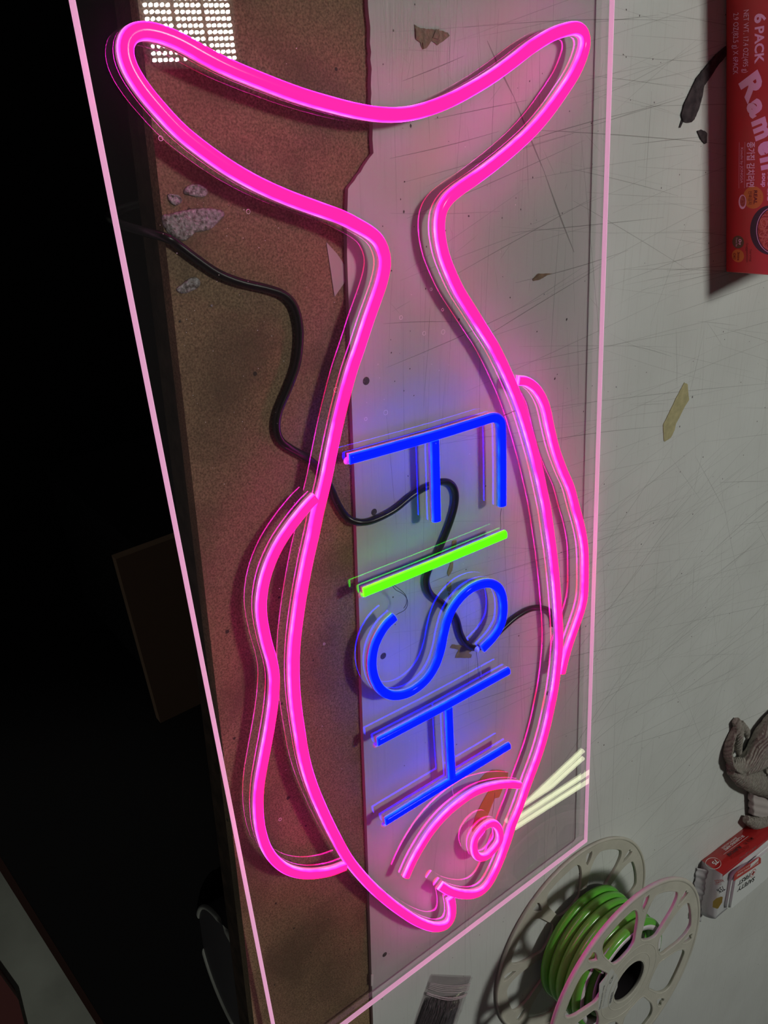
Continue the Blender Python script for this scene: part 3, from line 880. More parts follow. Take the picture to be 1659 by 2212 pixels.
neon('gill_tube', smooth_path(PZ([(878.5, 1896), (893.7, 1862), (912.7, 1828), (935.5, 1794), (966, 1759.5), (1000, 1731), (1034, 1710), (1072, 1699), (1102.6, 1696), (1124, 1697.5)])), M['pink'], 'pink gill arc', w_=0.0078)
neon('eye_tube', smooth_path(PZ([(1068.4, 1780.4), (1080, 1793), (1081.7, 1816), (1068, 1837), (1051, 1852.5), (1034, 1852.5), (1026, 1837), (1027, 1816), (1038, 1797.5), (1053, 1784)]), 0.0015, True), M['pink'], 'pink round eye', closed=True, w_=0.0075)
LW_ = 0.0078
def lpath(pts): return smooth_path(PZ(pts))
neon('letter_tube', lpath([(757, 993), (830, 973), (950, 939), (1040, 911), (1066, 903)] + [(1077, 904), (1084, 912), (1086, 924)] + [(1087, 1000), (1087, 1093)]), M['blue'], 'blue stem and top bar of the letter F', w_=LW_, foot_h=0.0027)
neon('letter_tube', lpath([(941, 953), (943, 1040), (945, 1126)]), M['blue'], 'blue middle bar of the letter F', w_=LW_, foot_h=0.0027)
neon('letter_tube', lpath([(787, 1281), (940, 1219), (1093, 1155)]), M['green'], 'green letter I', w_=LW_, foot_h=0.0027)
neon('letter_tube', lpath([(854, 1334), (833, 1354.5), (814, 1388.6), (806, 1423), (808, 1457), (821.5, 1487), (844, 1502.6), (871, 1502.6), (897.5, 1491), (924, 1468), (943, 1438), (954.5, 1404), (962, 1366), (973.4, 1328), (992.4, 1297.5), (1019, 1273), (1049, 1261.4), (1072, 1265), (1085.5, 1282), (1090, 1313), (1085.5, 1347), (1068.4, 1377), (1044, 1403)]), M['blue'], 'blue letter S', w_=LW_, foot_h=0.0027)
neon('letter_tube', lpath([(817, 1604), (960, 1528), (1100, 1450)]), M['blue'], 'blue upper bar of the letter H', w_=LW_, foot_h=0.0027)
neon('letter_tube', lpath([(971, 1532), (974, 1610), (978, 1680)]), M['blue'], 'blue cross bar of the letter H', w_=LW_, foot_h=0.0027)
neon('letter_tube', lpath([(834, 1776), (970, 1692), (1101, 1612)]), M['blue'], 'blue lower bar of the letter H', w_=LW_, foot_h=0.0027)

# power cable, between the sheet and the bench
cz = 0.0031
cab_pts = [(322, 503, BZ + .003), (352, 511, BZ + .003), (380, 526, BZ + .003), (420, 556, BZ + .003), (470, 590, BZ + .003), (520, 610, BZ + .003), (575, 623, BZ + .003), (612, 636, BZ + .003), (635, 660, BZ + .003), (646, 700, BZ + .003), (647, 740, BZ + .003), (640, 790, BZ + .003), (622, 840, BZ + .003), (603, 885, BZ + .003), (597, 920, BZ + .003), (605, 950, BZ + .003), (630, 970, BZ + .003), (665, 990, BZ + .003), (692, 1015, BZ + .003),
           (712, 1050, BZ + .003), (730, 1090, BZ + .003), (750, 1118, 0), (775, 1128, cz), (805, 1124, cz), (850, 1102, cz), (890, 1070, cz), (925, 1050, cz), (955, 1040, cz), (975, 1045, cz), (984, 1065, cz), (982, 1095, cz), (968, 1140, cz), (945, 1195, cz), (925, 1235, cz), (921, 1260, cz), (932, 1285, cz), (962, 1308, cz), (985, 1335, cz), (995, 1370, cz), (1010, 1393, cz), (1030, 1400, cz), (1055, 1387, cz), (1085, 1358, cz), (1115, 1332, cz), (1150, 1314, cz), (1180, 1316, cz), (1195, 1330, cz), (1197, 1352, cz)]
pp = [at(x, y, z) for x, y, z in cab_pts]
# the free end drops over the bench edge
pe = at(330, 506, BZ + .003)
pp = [pe + Vector((-0.03, 0.12, -0.13)), pe + Vector((-0.02, 0.05, -0.085)), pe + Vector((-0.012, -0.004, -0.05)), pe + Vector((-0.006, -0.012, -0.022))] + pp[1:]
cpath = smooth_path(pp, 0.002)
tube('power_cable', cpath, 0.0029, M['cable'], sign, 12)['label'] = 'thick black cable'
# hair-thin link wires on top of the sheet
def wirep(pts, m_='wire', r=0.00028, z=SHEET_T + 0.0006):
    tube('link_wire', smooth_path([at(x, y, z) for x, y in pts], 0.0015), r, M[m_], sign, 6)
wirep([(1089, 897), (1098, 894), (1108, 889), (1118, 886)])
wirep([(1083, 1098), (1081, 1115), (1082, 1140), (1080, 1150)], r=0.0002)
wirep([(846, 1262), (854, 1274), (866, 1280), (876, 1288), (881, 1300), (878, 1314), (870, 1321), (860, 1325), (856, 1328)])
wirep([(849, 1262), (859, 1270), (872, 1280), (879, 1292), (878, 1306), (872, 1314)])
wirep([(1029, 1408), (1032, 1435), (1034, 1458), (1040, 1467)], r=0.0002)
wirep([(1033, 1408), (1036, 1432), (1040, 1460)], 'wire_clear', r=0.0002)
wirep([(976, 1700), (979, 1715), (979, 1722)], 'wire_clear', r=0.00025)
wirep([(1069, 1712), (1067, 1735), (1063, 1763)], r=0.0002)
# clear glue blobs at the cut ends of the tubes
for x, y, r in ((750, 995, .0032), (781, 1284, .0032), (1030, 1402, .0030), (811, 1608, .003), (829, 1780, .003)):
    c = at(x, y, SHEET_T); bm = bmesh.new()
    bmesh.ops.create_uvsphere(bm, u_segments=14, v_segments=8, radius=r, matrix=Matrix.Translation((c.x, c.y, SHEET_T)) @ Matrix.Diagonal((1, 1, .8, 1)))
    bmesh.ops.bisect_plane(bm, geom=bm.verts[:] + bm.edges[:] + bm.faces[:], plane_co=(0, 0, SHEET_T), plane_no=(0, 0, 1), clear_inner=True)
    from_bm('glue_bead', bm, M['silicone'], sign, True)
# dust and little droplets on the acrylic
bm = bmesh.new()
for i in range(170):
    x, y = rnd.gauss(700, 260), rnd.uniform(100, 1900)
    if rnd.random() < .35: x, y = rnd.uniform(300, 620), rnd.uniform(420, 1000)
    c = at(x, y, SHEET_T)
    if not (0.02 < (c - c_tl).dot(ay) < wS - 0.02) or c.x > 0.68: continue
    r = rnd.uniform(0.00012, 0.00034)
    bmesh.ops.create_icosphere(bm, subdivisions=1, radius=r, matrix=Matrix.Translation((c.x, c.y, SHEET_T + r * .5)))
tag(from_bm('dust_specks', bm, M['speck'], sheet), kind='stuff')
bm = bmesh.new()
for x, y, r in ((831, 606, .0011), (866, 686, .0014), (916, 720, .0014), (957, 717, .0017), (931, 625, .001), (956, 669, .001), (833, 891, .0018), (790, 905, .0012), (347, 299, .0013), (605, 1770, .0013), (536, 457, .0013), (725, 842, .0017), (700, 1391, .0009)):
    c = at(x, y, SHEET_T)
    path = [Vector((c.x + r * math.cos(t), c.y + r * math.sin(t), SHEET_T + 0.00012)) for t in [2 * PI * k / 16 for k in range(16)]]
    sweep(bm, path, [(0.00013 * math.cos(t), 0.00013 * math.sin(t)) for t in [2 * PI * k / 6 for k in range(6)]], closed=True)
tag(from_bm('droplets', bm, M['speck'], sheet), kind='stuff')

# ------------------------------------------------------------------ spool with the green strip
SC = Vector((0.8932, 0.6340, 0.0))
SR = 0.1375
SPZ = 0.0875
spool = thing('cable_spool', 'large grey plastic spool lying flat with windowed flanges, lower right', 'spool', SC)
def rounded(poly, r, seg=5):
    """round the corners of a 2D polygon"""
    out = []
    n = len(poly)
    for i in range(n):
        p = Vector(poly[i]); a_ = Vector(poly[i - 1]) - p; b_ = Vector(poly[(i + 1) % n]) - p
        rr = min(r, a_.length * 0.45, b_.length * 0.45)
        pa, pb = p + a_.normalized() * rr, p + b_.normalized() * rr
        for k in range(seg + 1):
            t = k / seg
            out.append((pa * (1 - t) ** 2 + p * 2 * t * (1 - t) + pb * t * t))
    return out
def pol(r, deg):
    a_ = math.radians(deg); return Vector((r * math.cos(a_), r * math.sin(a_)))
def windows():
    ws = []
    for k in range(8):
        c = 151 - 45 * k
        hw_o, hw_i = 16.5, 0
        pts_ = []
        # inner chord (spoke sides run parallel, 6 mm from the spoke axis)
        for s_ in (1, -1):
            pass
        sp1, sp2 = c + 22.5, c - 22.5
        def off(sp, r, d, sg):
            a_ = math.radians(sp); u_ = Vector((math.cos(a_), math.sin(a_))); n_ = Vector((-u_.y, u_.x))
            return u_ * r + n_ * d * sg
        A = off(sp1, 62, 6, -1); B = off(sp1, 98, 8, -1); Cc = off(sp1, 112, 14, -1)
        D = off(sp2, 112, 14, 1); E_ = off(sp2, 98, 8, 1); F = off(sp2, 62, 6, 1)
        arc = [pol(119.5, c + t) for t in (12, 6, 0, -6, -12)]
        inner = [pol(56.5, c - 9), pol(55.5, c), pol(56.5, c + 9)]
        ws.append(rounded([A, B, Cc] + arc + [D, E_, F] + inner, 7))
    for k in range(8):
        c = 173.5 - 45 * k
        a_ = math.radians(c); u_ = Vector((math.cos(a_), math.sin(a_))); n_ = Vector((-u_.y, u_.x))
        ws.append(rounded([u_ * 105, u_ * 114 + n_ * 4.2, u_ * 122 + n_ * 5.6, u_ * 127 + n_ * 3.6, u_ * 123.5, u_ * 127 - n_ * 3.6, u_ * 122 - n_ * 5.6, u_ * 114 - n_ * 4.2], 2.5, 4))
    return ws
WINS = windows()
def flange(name, z0, th, hole):
    """disc with windows, built as a filled 2D curve and extruded"""
    cu = bpy.data.curves.new(name, 'CURVE')
    cu.dimensions = '2D'; cu.fill_mode = 'BOTH'; cu.extrude = th / 2; cu.bevel_depth = 0.0005; cu.bevel_resolution = 1; cu.offset = -0.0005
    loops = [[pol(SR * 1000 - 1.5, i * 3) for i in range(120)], [pol(hole, i * 6) for i in range(60)]] + WINS
    for lp in loops:
        s_ = cu.splines.new('POLY'); s_.points.add(len(lp) - 1); s_.use_cyclic_u = True
        for i, p in enumerate(lp): s_.points[i].co = (p[0] / 1000, p[1] / 1000, 0, 1)
    ob = bpy.data.objects.new('tmp', cu); C.objects.link(ob)
    dg = bpy.context.evaluated_depsgraph_get()
    me = bpy.data.meshes.new_from_object(ob.evaluated_get(dg))
    bpy.data.objects.remove(ob); bpy.data.curves.remove(cu)
    me.name = name
    me.transform(Matrix.Translation((SC.x, SC.y, z0 + th / 2)))
    me.materials.clear()
    return link(name, me, M['spool'], spool)
def raised_loop(lp, z, r=0.0007, parent=None, name='raised_rim'):
    path = [Vector((SC.x + p[0] / 1000, SC.y + p[1] / 1000, z)) for p in lp]
    bm = bmesh.new()
    sweep(bm, path, [(r * math.cos(t), r * math.sin(t)) for t in [2 * PI * k / 6 for k in range(6)]], closed=True)
    return from_bm(name, bm, M['spool'], parent, True)
def circle(r, n=120): return [pol(r, i * 360 / n) for i in range(n)]
fl0 = flange('flange', 0.0006, 0.0024, 24)
fl1 = flange('flange', SPZ - 0.0030, 0.0026, 27)
fl1['label'] = 'upper windowed flange'
fl0['label'] = 'lower windowed flange'
for fl, zz, rr in ((fl0, 0.0030, 0.0022), (fl1, SPZ - 0.0015, 0.0030)):
    raised_loop(circle(SR * 1000 - 2.4), zz, rr, fl, 'outer_rim')
bm = bmesh.new()
for lp in WINS:
    big = len(lp) > 60
    path = []
    c = sum((Vector(p) for p in lp), Vector((0, 0))) / len(lp)
    for p in lp:
        d_ = (Vector(p) - c).normalized() * 1.6
        q = Vector(p) + d_
        path.append(Vector((SC.x + q.x / 1000, SC.y + q.y / 1000, SPZ - 0.0003)))
    # drop near-duplicate points
    pth = [path[0]]
    for p in path[1:]:
        if (p - pth[-1]).length > 0.0004: pth.append(p)
    sweep(bm, pth, [(0.0008 * math.cos(t), 0.0008 * math.sin(t)) for t in [2 * PI * k / 6 for k in range(6)]], closed=True)
from_bm('window_ribs', bm, M['spool'], fl1, True)
for r_mm in (29, 38, 50):
    raised_loop(circle(r_mm), SPZ - 0.0003, 0.0009, fl1, 'hub_ring')
# hub barrel, black to put the hole's shade into its colour
bm = bmesh.new()
nseg = 64
for (ra, rb) in (((0.0275), (0.030)),):
    rings = []
    for r, z in ((rb, 0.003), (rb, SPZ - 0.003), (ra, SPZ - 0.003), (ra, 0.003)):
        rings.append([bm.verts.new((SC.x + r * math.cos(2 * PI * i / nseg), SC.y + r * math.sin(2 * PI * i / nseg), z)) for i in range(nseg)])
    for k in range(4):
        a_, b_ = rings[k], rings[(k + 1) % 4]
        for i in range(nseg): bm.faces.new((a_[i], a_[(i + 1) % nseg], b_[(i + 1) % nseg], b_[i]))
from_bm('hub', bm, M['hub_shade'], spool, False)
bm = bmesh.new()
bmesh.ops.create_cone(bm, cap_ends=True, segments=48, radius1=0.0272, radius2=0.0272, depth=0.002, matrix=Matrix.Translation((SC.x, SC.y, 0.0018)))
from_bm('hole_shade_disc', bm, M['black_mat'], spool)  # black disc added to darken the bottom of the hub hole

coil = thing('neon_strip_coil', 'bright green unlit neon strip wound on the grey spool', 'neon strip', (SC.x, SC.y, 0.004))
def helix(r, z0, z1, turns, a0, wob=0.0):
    n = int(turns * 90); out = []
    for i in range(n + 1):
        t = i / n; a_ = a0 + 2 * PI * turns * t
        rr = r + wob * math.sin(a_ * 1.0 + 1.0) + wob * 0.6 * math.sin(a_ * 0.37)
        out.append(Vector((SC.x + rr * math.cos(a_), SC.y + rr * math.sin(a_), z0 + (z1 - z0) * t)))
    return out
def strip(name, path, r_mm=6.4, parent=None):
    """flat-backed strip standing on edge: rounded crown outward, white back inward"""
    hw = r_mm / 1000
    prof = []
    for i in range(0, 13):
        a_ = -PI / 2 + PI * i / 12
        prof.append((hw * math.sin(a_), 0.003 + 0.0075 * math.cos(a_) ** 0.75 if math.cos(a_) > 1e-6 else 0.003))
    bm = bmesh.new()
    upf = lambda i: Vector((path[i].x - SC.x, path[i].y - SC.y, 0)).normalized()
    sweep(bm, path, prof, upf=upf)
    o = from_bm(name, bm, M['green_rubber'], parent, True)
    bm = bmesh.new()
    sweep(bm, path, [(hw * 1.03, 0.0050), (hw * 1.03, -0.0012), (-hw * 1.03, -0.0012), (-hw * 1.03, 0.0050)], upf=upf)
    tag(from_bm('strip_back', bm, M['strip_back'], o), 'white flat back of the strip')
    return o
strip('outer_winding', helix(0.0655, 0.0100, 0.0775, 5.6, 0.2, 0.0010), 6.0, coil)
strip('inner_winding', helix(0.0485, 0.014, 0.076, 4.9, 2.2, 0.0012), 6.2, coil)
# last loose loop that stands out past the winding
loose = []
for i in range(140):
    t = i / 139; a_ = math.radians(-120 + 250 * t)
    rr = 0.056 + 0.016 * math.sin(PI * t) ** 2
    loose.append(Vector((SC.x + rr * math.cos(a_), SC.y + rr * math.sin(a_), 0.0765 - 0.010 * t)))
loose2 = [p + Vector((0, 0, 0)) for p in loose]

# maker's sticker on the upper flange
def text_mesh(name, s, p0, p1, nrm, height, m_, parent, bold=0.0, thick=0.00006, width=None, slant=0.0, keep=False):
    """lettering whose baseline runs p0 -> p1 on a surface with normal nrm; squeezed to fit that length"""
    cu = bpy.data.curves.new(name, 'FONT')
    cu.body = s; cu.size = 1.0; cu.resolution_u = 3; cu.offset = bold; cu.shear = slant
    cu.fill_mode = 'FRONT'
    ob = bpy.data.objects.new('tmp', cu); C.objects.link(ob)
    dg = bpy.context.evaluated_depsgraph_get()
    me = bpy.data.meshes.new_from_object(ob.evaluated_get(dg))
    bpy.data.objects.remove(ob); bpy.data.curves.remove(cu)
    if not me.vertices: return None
    xs = [v.co.x for v in me.vertices]; ys = [v.co.y for v in me.vertices]
    x0, x1 = min(xs), max(xs)
    u_ = (p1 - p0); L = u_.length; u_.normalize()
    v_ = nrm.cross(u_).normalized()
    sx = L / max(1e-6, (x1 - x0))
    caps = 0.73
    sy = height / caps
    for v in me.vertices:
        c = p0 + u_ * ((v.co.x - x0) * sx) + v_ * (v.co.y * sy) + nrm * thick
        v.co = c
    me.name = name
    me.materials.clear()
    return link(name, me, m_, parent)

ZP = Vector((0, 0, 1))
zt = SPZ + 0.0002
def T(px, py): return at(px, py, zt)
lb = [T(*p) for p in ((1295, 2126), (1322, 2092), (1335, 2110), (1334, 2132), (1318, 2172), (1292, 2184))]
bm = bmesh.new(); prism(bm, [(p.x, p.y) for p in lb], SPZ - 0.0003, SPZ + 0.0002)
stk = from_bm('sticker', bm, M['paper'], fl1)
def sticker_text(s, a_, b_, h, m_='black_ink', bold=0.01):
    text_mesh('print', s, T(*a_), T(*b_), ZP, h, M[m_], stk, bold)
sticker_text('CE', (1320, 2124), (1326, 2107), 0.0045)
sticker_text('Silicona neon strip', (1296, 2180), (1306, 2128), 0.0026, bold=0.02)
sticker_text('DC12V LED IP65', (1303, 2174), (1311, 2136), 0.0016, 'grey_ink')
bm = bmesh.new()
pA, pB = T(1320, 2166), T(1326, 2140)
dd = (pB - pA); uu = dd.normalized(); vv = ZP.cross(uu)
for i in range(22):
    a_ = i / 22
    w_ = random.choice((0.2, 0.45, 0.6)) / 22 * dd.length
    c = pA + dd * a_
    q = [c, c + uu * w_, c + uu * w_ + vv * 0.0042, c + vv * 0.0042]
    bm.faces.new([bm.verts.new((p.x, p.y, zt + 0.0001)) for p in q])
from_bm('barcode', bm, M['black_ink'], stk)

# ------------------------------------------------------------------ red noodle carton
E0 = at(1567, 588, 0)                                 # lower right corner of its front
fu = (E0 - at(1567, 0, 0)).normalized()               # along the front, reading direction
fn = Vector((fu.y, -fu.x, 0))                         # outward normal of the front
HB = 0.103; LB = 0.262; DB = 0.165
carton = thing('noodle_carton', 'red instant noodle carton standing on edge at the top right', 'carton', E0 - fu * LB / 2 - fn * DB / 2)
bm = bmesh.new()
r = bmesh.ops.create_cube(bm, size=1)
for v in r['verts']:
    v.co = E0 - fu * LB * (0.5 - v.co.x) - fn * DB * (0.5 + v.co.y) + Vector((0, 0, 0.0002 + HB * (0.5 + v.co.z)))
bmesh.ops.bevel(bm, geom=bm.edges[:], offset=0.0016, segments=3, affect='EDGES', profile=0.5)
from_bm('carton_body', bm, M['ramen_red'], carton)
def F(u_mm, v_mm, off=0.0):
    """point on the carton's front: mm from the lower right corner, mm up"""
    return E0 + fu * u_mm / 1000 + Vector((0, 0, v_mm / 1000)) + fn * (0.00012 + off)
def ctext(s, u0, v0, u1, v1, h, m_='white_ink', bold=0.0, off=0.0, slant=0.0):
    text_mesh('print', s, F(u0, v0, off), F(u1, v1, off), fn, h / 1000, M[m_], carton, bold, slant=slant)
def disc(u_, v_, ru, rv, m_, off=0.0, name='printed_seal', seg=40, rot=0.0, ang=(0, 360)):
    bm = bmesh.new()
    vs = []
    for i in range(seg):
        t = math.radians(ang[0] + (ang[1] - ang[0]) * i / seg)
        x, y = ru * math.cos(t), rv * math.sin(t)
        p = F(u_ + x * math.cos(rot) - y * math.sin(rot), v_ + x * math.sin(rot) + y * math.cos(rot), off)
        vs.append(bm.verts.new(p))
    bm.faces.new(vs)
    return from_bm(name, bm, M[m_], carton)
def bar(u0, v0, u1, v1, m_, off=0.0):
    bm = bmesh.new()
    bm.faces.new([bm.verts.new(F(*c, off)) for c in ((u0, v0), (u1, v0), (u1, v1), (u0, v1))])
    return from_bm('printed_rule', bm, M[m_], carton)
ctext('6', -224.5, 28.3, -217.3, 28.3, 10.2, bold=0.035)
ctext('PACK', -214.6, 28.6, -186.2, 29.0, 8.6, bold=0.03)
ctext('NET WT. 17.4 OZ(495 g)', -229, 17.7, -180.3, 17.5, 5.2)
ctext('2.9 OZ(82.5 g) X 6PACK', -228.2, 7.9, -180.0, 7.8, 5.2)
# the big arched word
for ch, u0, v0, u1, v1, h in (('R', -172.5, 14.2, -154.5, 23.8, 19.5), ('a', -153.6, 21.4, -141.8, 27.6, 19.0), ('m', -139.4, 27.2, -122.8, 32.2, 19.0), ('e', -120.2, 33.3, -109.6, 36.2, 19.0), ('n', -107.8, 36.3, -97.2, 38.2, 19.0)):
    ctext(ch, u0, v0, u1, v1, h, bold=0.05)
ctext('Kimchi', -178, 45, -140, 56, 17, bold=0.05)
ctext('noodle', -98.5, 43.6, -70, 43.6, 4.6, bold=0.03)
ctext('soup', -94.8, 37.9, -82.4, 38.0, 4.6, bold=0.03)
ctext('\uc885\uac00\uc9d1 \uae40\uce58\ub77c\uba74', -122.3, 23.0, -82.5, 23.0, 6.4, bold=0.02)
bar(-122.5, 14.3, -81.6, 14.55, 'white_ink'); bar(-122.5, 20.0, -81.6, 20.25, 'white_ink')
ctext('Kimchi by JONGGA', -117.7, 16.0, -86.2, 16.0, 2.7)
disc(-73, 29.2, 10.2, 10.4, 'gold')
ctext('REAL', -79.5, 29.9, -66.9, 30.0, 3.6, 'ramen_dark', 0.03, 0.0001)
bar(-79.5, 28.7, -66.7, 29.0, 'ramen_red', 0.0001)
ctext('\uc9c4\uc9dc\uae40\uce58', -79.0, 24.6, -66.8, 24.6, 3.0, 'ramen_dark', 0.01, 0.0001)
for k in range(3): disc(-75 + 2 * k, 36.6, 0.35, 0.35, 'ramen_red', 0.0001, seg=8)
disc(-69, 18.3, 6.7, 4.0, 'white_ink', 0.00015); disc(-69.6, 18.6, 5.2, 2.9, 'kimchi', 0.0002)
disc(-43, 47, 23, 20.5, 'bowl_black', 0.0, 'printed_bowl', 60)
disc(-43, 50.5, 21.5, 17.5, 'white_ink', 0.00008, 'printed_bowl', 60)
disc(-43, 50.6, 21.0, 17.0, 'bowl_black', 0.0001, 'printed_bowl', 60)
disc(-43, 51.0, 20.2, 16.4, 'noodle', 0.00014, 'printed_noodles', 60)
# noodle strands printed over the soup
bm = bmesh.new()
rr_ = random.Random(3)
for i in range(46):
    cu_, cv = -43 + rr_.uniform(-16, 16), 50 + rr_.uniform(-13, 8)
    R_ = rr_.uniform(2, 6); a0 = rr_.uniform(0, 6.28)
    prev = None
    for k in range(9):
        a_ = a0 + k * 0.33
        uu_, vv_ = cu_ + R_ * math.cos(a_), cv + R_ * math.sin(a_)
        if ((uu_ + 43) / 19.5) ** 2 + ((vv_ - 51) / 15.6) ** 2 > 1: prev = None; continue
        i0 = bm.verts.new(F(uu_, vv_, 0.0002)); i1 = bm.verts.new(F(uu_ + 0.7 * math.cos(a_), vv_ + 0.7 * math.sin(a_), 0.0002))
        if prev: bm.faces.new((prev[0], i0, i1, prev[1]))
        prev = (i0, i1)
tag(from_bm('printed_strands', bm, principled('pale_noodle_print', (0.62, 0.30, 0.14), 0.5), carton), kind='stuff')
disc(-30.8, 13.9, 6.2, 6.3, 'green_print'); 
ctext('0g', -33.8, 14.6, -28.0, 14.6, 3.2, 'white_ink', 0.02, 0.0001)
ctext('Trans fat', -35.2, 11.6, -26.4, 11.6, 1.7, 'white_ink', 0.0, 0.0001)
disc(-17.3, 13.9, 6.4, 6.6, 'gold')
ctext('3mins', -21.2, 13.4, -12.8, 13.4, 2.6, 'ramen_dark', 0.02, 0.0001)
ctext('OK!', -20.0, 9.0, -13.8, 9.0, 2.6, 'ramen_dark', 0.02, 0.0001)
ctext('Serving', -24.4, 26.3, -12.4, 26.6, 2.6, 'ramen_dark')
ctext('Suggestion', -30.2, 22.6, -11.6, 22.8, 2.6, 'ramen_dark')

# ------------------------------------------------------------------ pack of wipes
wx0, wx1, wy0, wy1, wh = 0.9435, 1.0300, 0.9150, 1.105, 0.034
pack = thing('wet_wipes_pack', 'red and white soft pack of cleaning wipes beside the spool', 'wipes pack', ((wx0 + wx1) / 2, (wy0 + wy1) / 2, 0))
def pack_pt(a_, b_, c_):
    """a along x, b along y, c height, each 0..1, with pillowy faces"""
    px_ = -1 + 2 * a_; py_ = -1 + 2 * b_
    bulge = 0.0020 * (1 - abs(px_) ** 3) * (1 - abs(py_) ** 3)
    side = 0.004 * math.sin(PI * c_)
    x = wx0 + (wx1 - wx0) * a_ + side * px_ * (abs(px_) > .99) 
    y = wy0 + (wy1 - wy0) * b_ + (side * 1.2 * py_) * (abs(py_) > .99)
    zz = wh * c_ + (bulge if c_ > .99 else 0)
    n_ = noise.noise(Vector((x, y, zz)) * 45) * 0.0009
    return Vector((x, y + n_ * (abs(py_) > .99), max(0.0003, zz + (n_ if c_ > .5 else 0))))
def grid_face(bm, fn_, nu, nv):
    vs = [[bm.verts.new(fn_(i / nu, j / nv)) for j in range(nv + 1)] for i in range(nu + 1)]
    for i in range(nu):
        for j in range(nv): bm.faces.new((vs[i][j], vs[i + 1][j], vs[i + 1][j + 1], vs[i][j + 1]))
bm = bmesh.new()
grid_face(bm, lambda u, v: pack_pt(u, v, 1), 16, 30)
grid_face(bm, lambda u, v: pack_pt(u, v, 0), 4, 6)
grid_face(bm, lambda u, v: pack_pt(1, u, v), 30, 8)
grid_face(bm, lambda u, v: pack_pt(u, 0, v), 16, 8)
grid_face(bm, lambda u, v: pack_pt(u, 1, v), 16, 8)
bmesh.ops.remove_doubles(bm, verts=bm.verts, dist=0.0003)
from_bm('film_wrap', bm, M['foil'], pack, True)
bm = bmesh.new()
grid_face(bm, lambda u, v: pack_pt(0, u, v), 30, 8)
grid_face(bm, lambda u, v: pack_pt(0.045 * v, u, 1) + Vector((0, 0, 0.00015)), 30, 2)
from_bm('red_side', bm, M['foil_red'], pack, True)
# crimped end flap
bm = bmesh.new()
def flap(u, v):
    x = wx0 + 0.006 + (wx1 - wx0 + 0.014) * u
    y = wy0 - 0.0035 - 0.010 * v + 0.0012 * math.sin(u * 40) * v
    return Vector((x, y, 0.014 * (1 - v) ** 1.5 + 0.0015 + 0.0008 * math.sin(u * 60)))
grid_face(bm, flap, 40, 6)
o = from_bm('crimped_end', bm, M['foil'], pack, True)
so = o.modifiers.new('thickness', 'SOLIDIFY'); so.thickness = 0.0005
# hard lid
lz = wh + 0.0030
lx0, lx1, ly0, ly1 = wx0 + 0.0115, wx1 - 0.011, 0.9385, 1.040
bm = bmesh.new(); 
pl = rounded([Vector((lx0 - .002, ly0 - .004)), Vector((lx1 + .002, ly0 - .004)), Vector((lx1 + .002, ly1 + .004)), Vector((lx0 - .002, ly1 + .004))], 0.010, 6)
prism(bm, pl, lz - 0.003, lz + 0.0022)
pl2 = rounded([Vector((lx0, ly0)), Vector((lx1, ly0)), Vector((lx1, ly1)), Vector((lx0, ly1))], 0.008, 6)
lid_b = from_bm('lid_frame', bm, M['lid'], pack)
bm = bmesh.new(); prism(bm, pl2, lz + 0.0022, lz + 0.0060)
lid = from_bm('flip_lid', bm, M['lid'], pack)
bm = bmesh.new(); 
tx = lx0 + 0.004
prism(bm, [(tx - 0.006, 0.975), (tx, 0.975), (tx, 0.996), (tx - 0.006, 0.996)], lz + 0.001, lz + 0.0064)
from_bm('lid_catch', bm, M['lid'], lid)
ltz = lz + 0.0061
def Lp(px_, py_): return at(px_, py_, ltz)
s_ = 10.434
def Z1(x, y): return (1500 + x / s_, 1780 + y / s_)
# lid print: red band, words and cross; letters read towards -Y with their tops towards +X
bm = bmesh.new()
band = [Lp(*Z1(*p)) for p in ((890, 1290), (905, 1150), (960, 1075), (1460, 745), (1500, 770), (1500, 880))]
prism(bm, [(p.x, p.y) for p in band], lz + 0.0056, ltz)
from_bm('printed_band', bm, M['red_print'], lid)
bm = bmesh.new()
def lid_text(s, a_, b_, h, m_, bold=0.03):
    text_mesh('print', s, Lp(*Z1(*a_)), Lp(*Z1(*b_)), ZP, h, M[m_], lid, bold)
lid_text('FIRST', (1262, 1105), (1000, 1290), 0.0088, 'black_ink', 0.03)
lid_text('SAFETY', (1370, 1180), (985, 1430), 0.0088, 'black_ink', 0.03)
lid_text('50 CLEANING WIPES', (1450, 845), (960, 1150), 0.0036, 'lid', 0.02)
lid_text('ISOPROPYL ALCOHOL', (1330, 860), (975, 1085), 0.0022, 'lid', 0.01)
bm.free()
cc = Lp(*Z1(1322, 1105))
bm = bmesh.new(); bmesh.ops.create_cone(bm, cap_ends=True, segments=32, radius1=0.0072, radius2=0.0072, depth=0.0001, matrix=Matrix.Translation((cc.x, cc.y, ltz + 0.0001)))
from_bm('cross_badge', bm, M['red_print'], lid)
bm = bmesh.new(); bmesh.ops.create_cone(bm, cap_ends=True, segments=32, radius1=0.0062, radius2=0.0062, depth=0.0001, matrix=Matrix.Translation((cc.x, cc.y, ltz + 0.00022)))
from_bm('badge_disc', bm, M['lid'], lid)
bm = bmesh.new()
for w1, w2 in ((0.0042, 0.0015), (0.0015, 0.0042)):
    bm.faces.new([bm.verts.new((cc.x + sx * w1, cc.y + sy * w2, ltz + 0.00034)) for sx, sy in ((-1, -1), (1, -1), (1, 1), (-1, 1))])
from_bm('red_cross', bm, M['red_print'], lid)
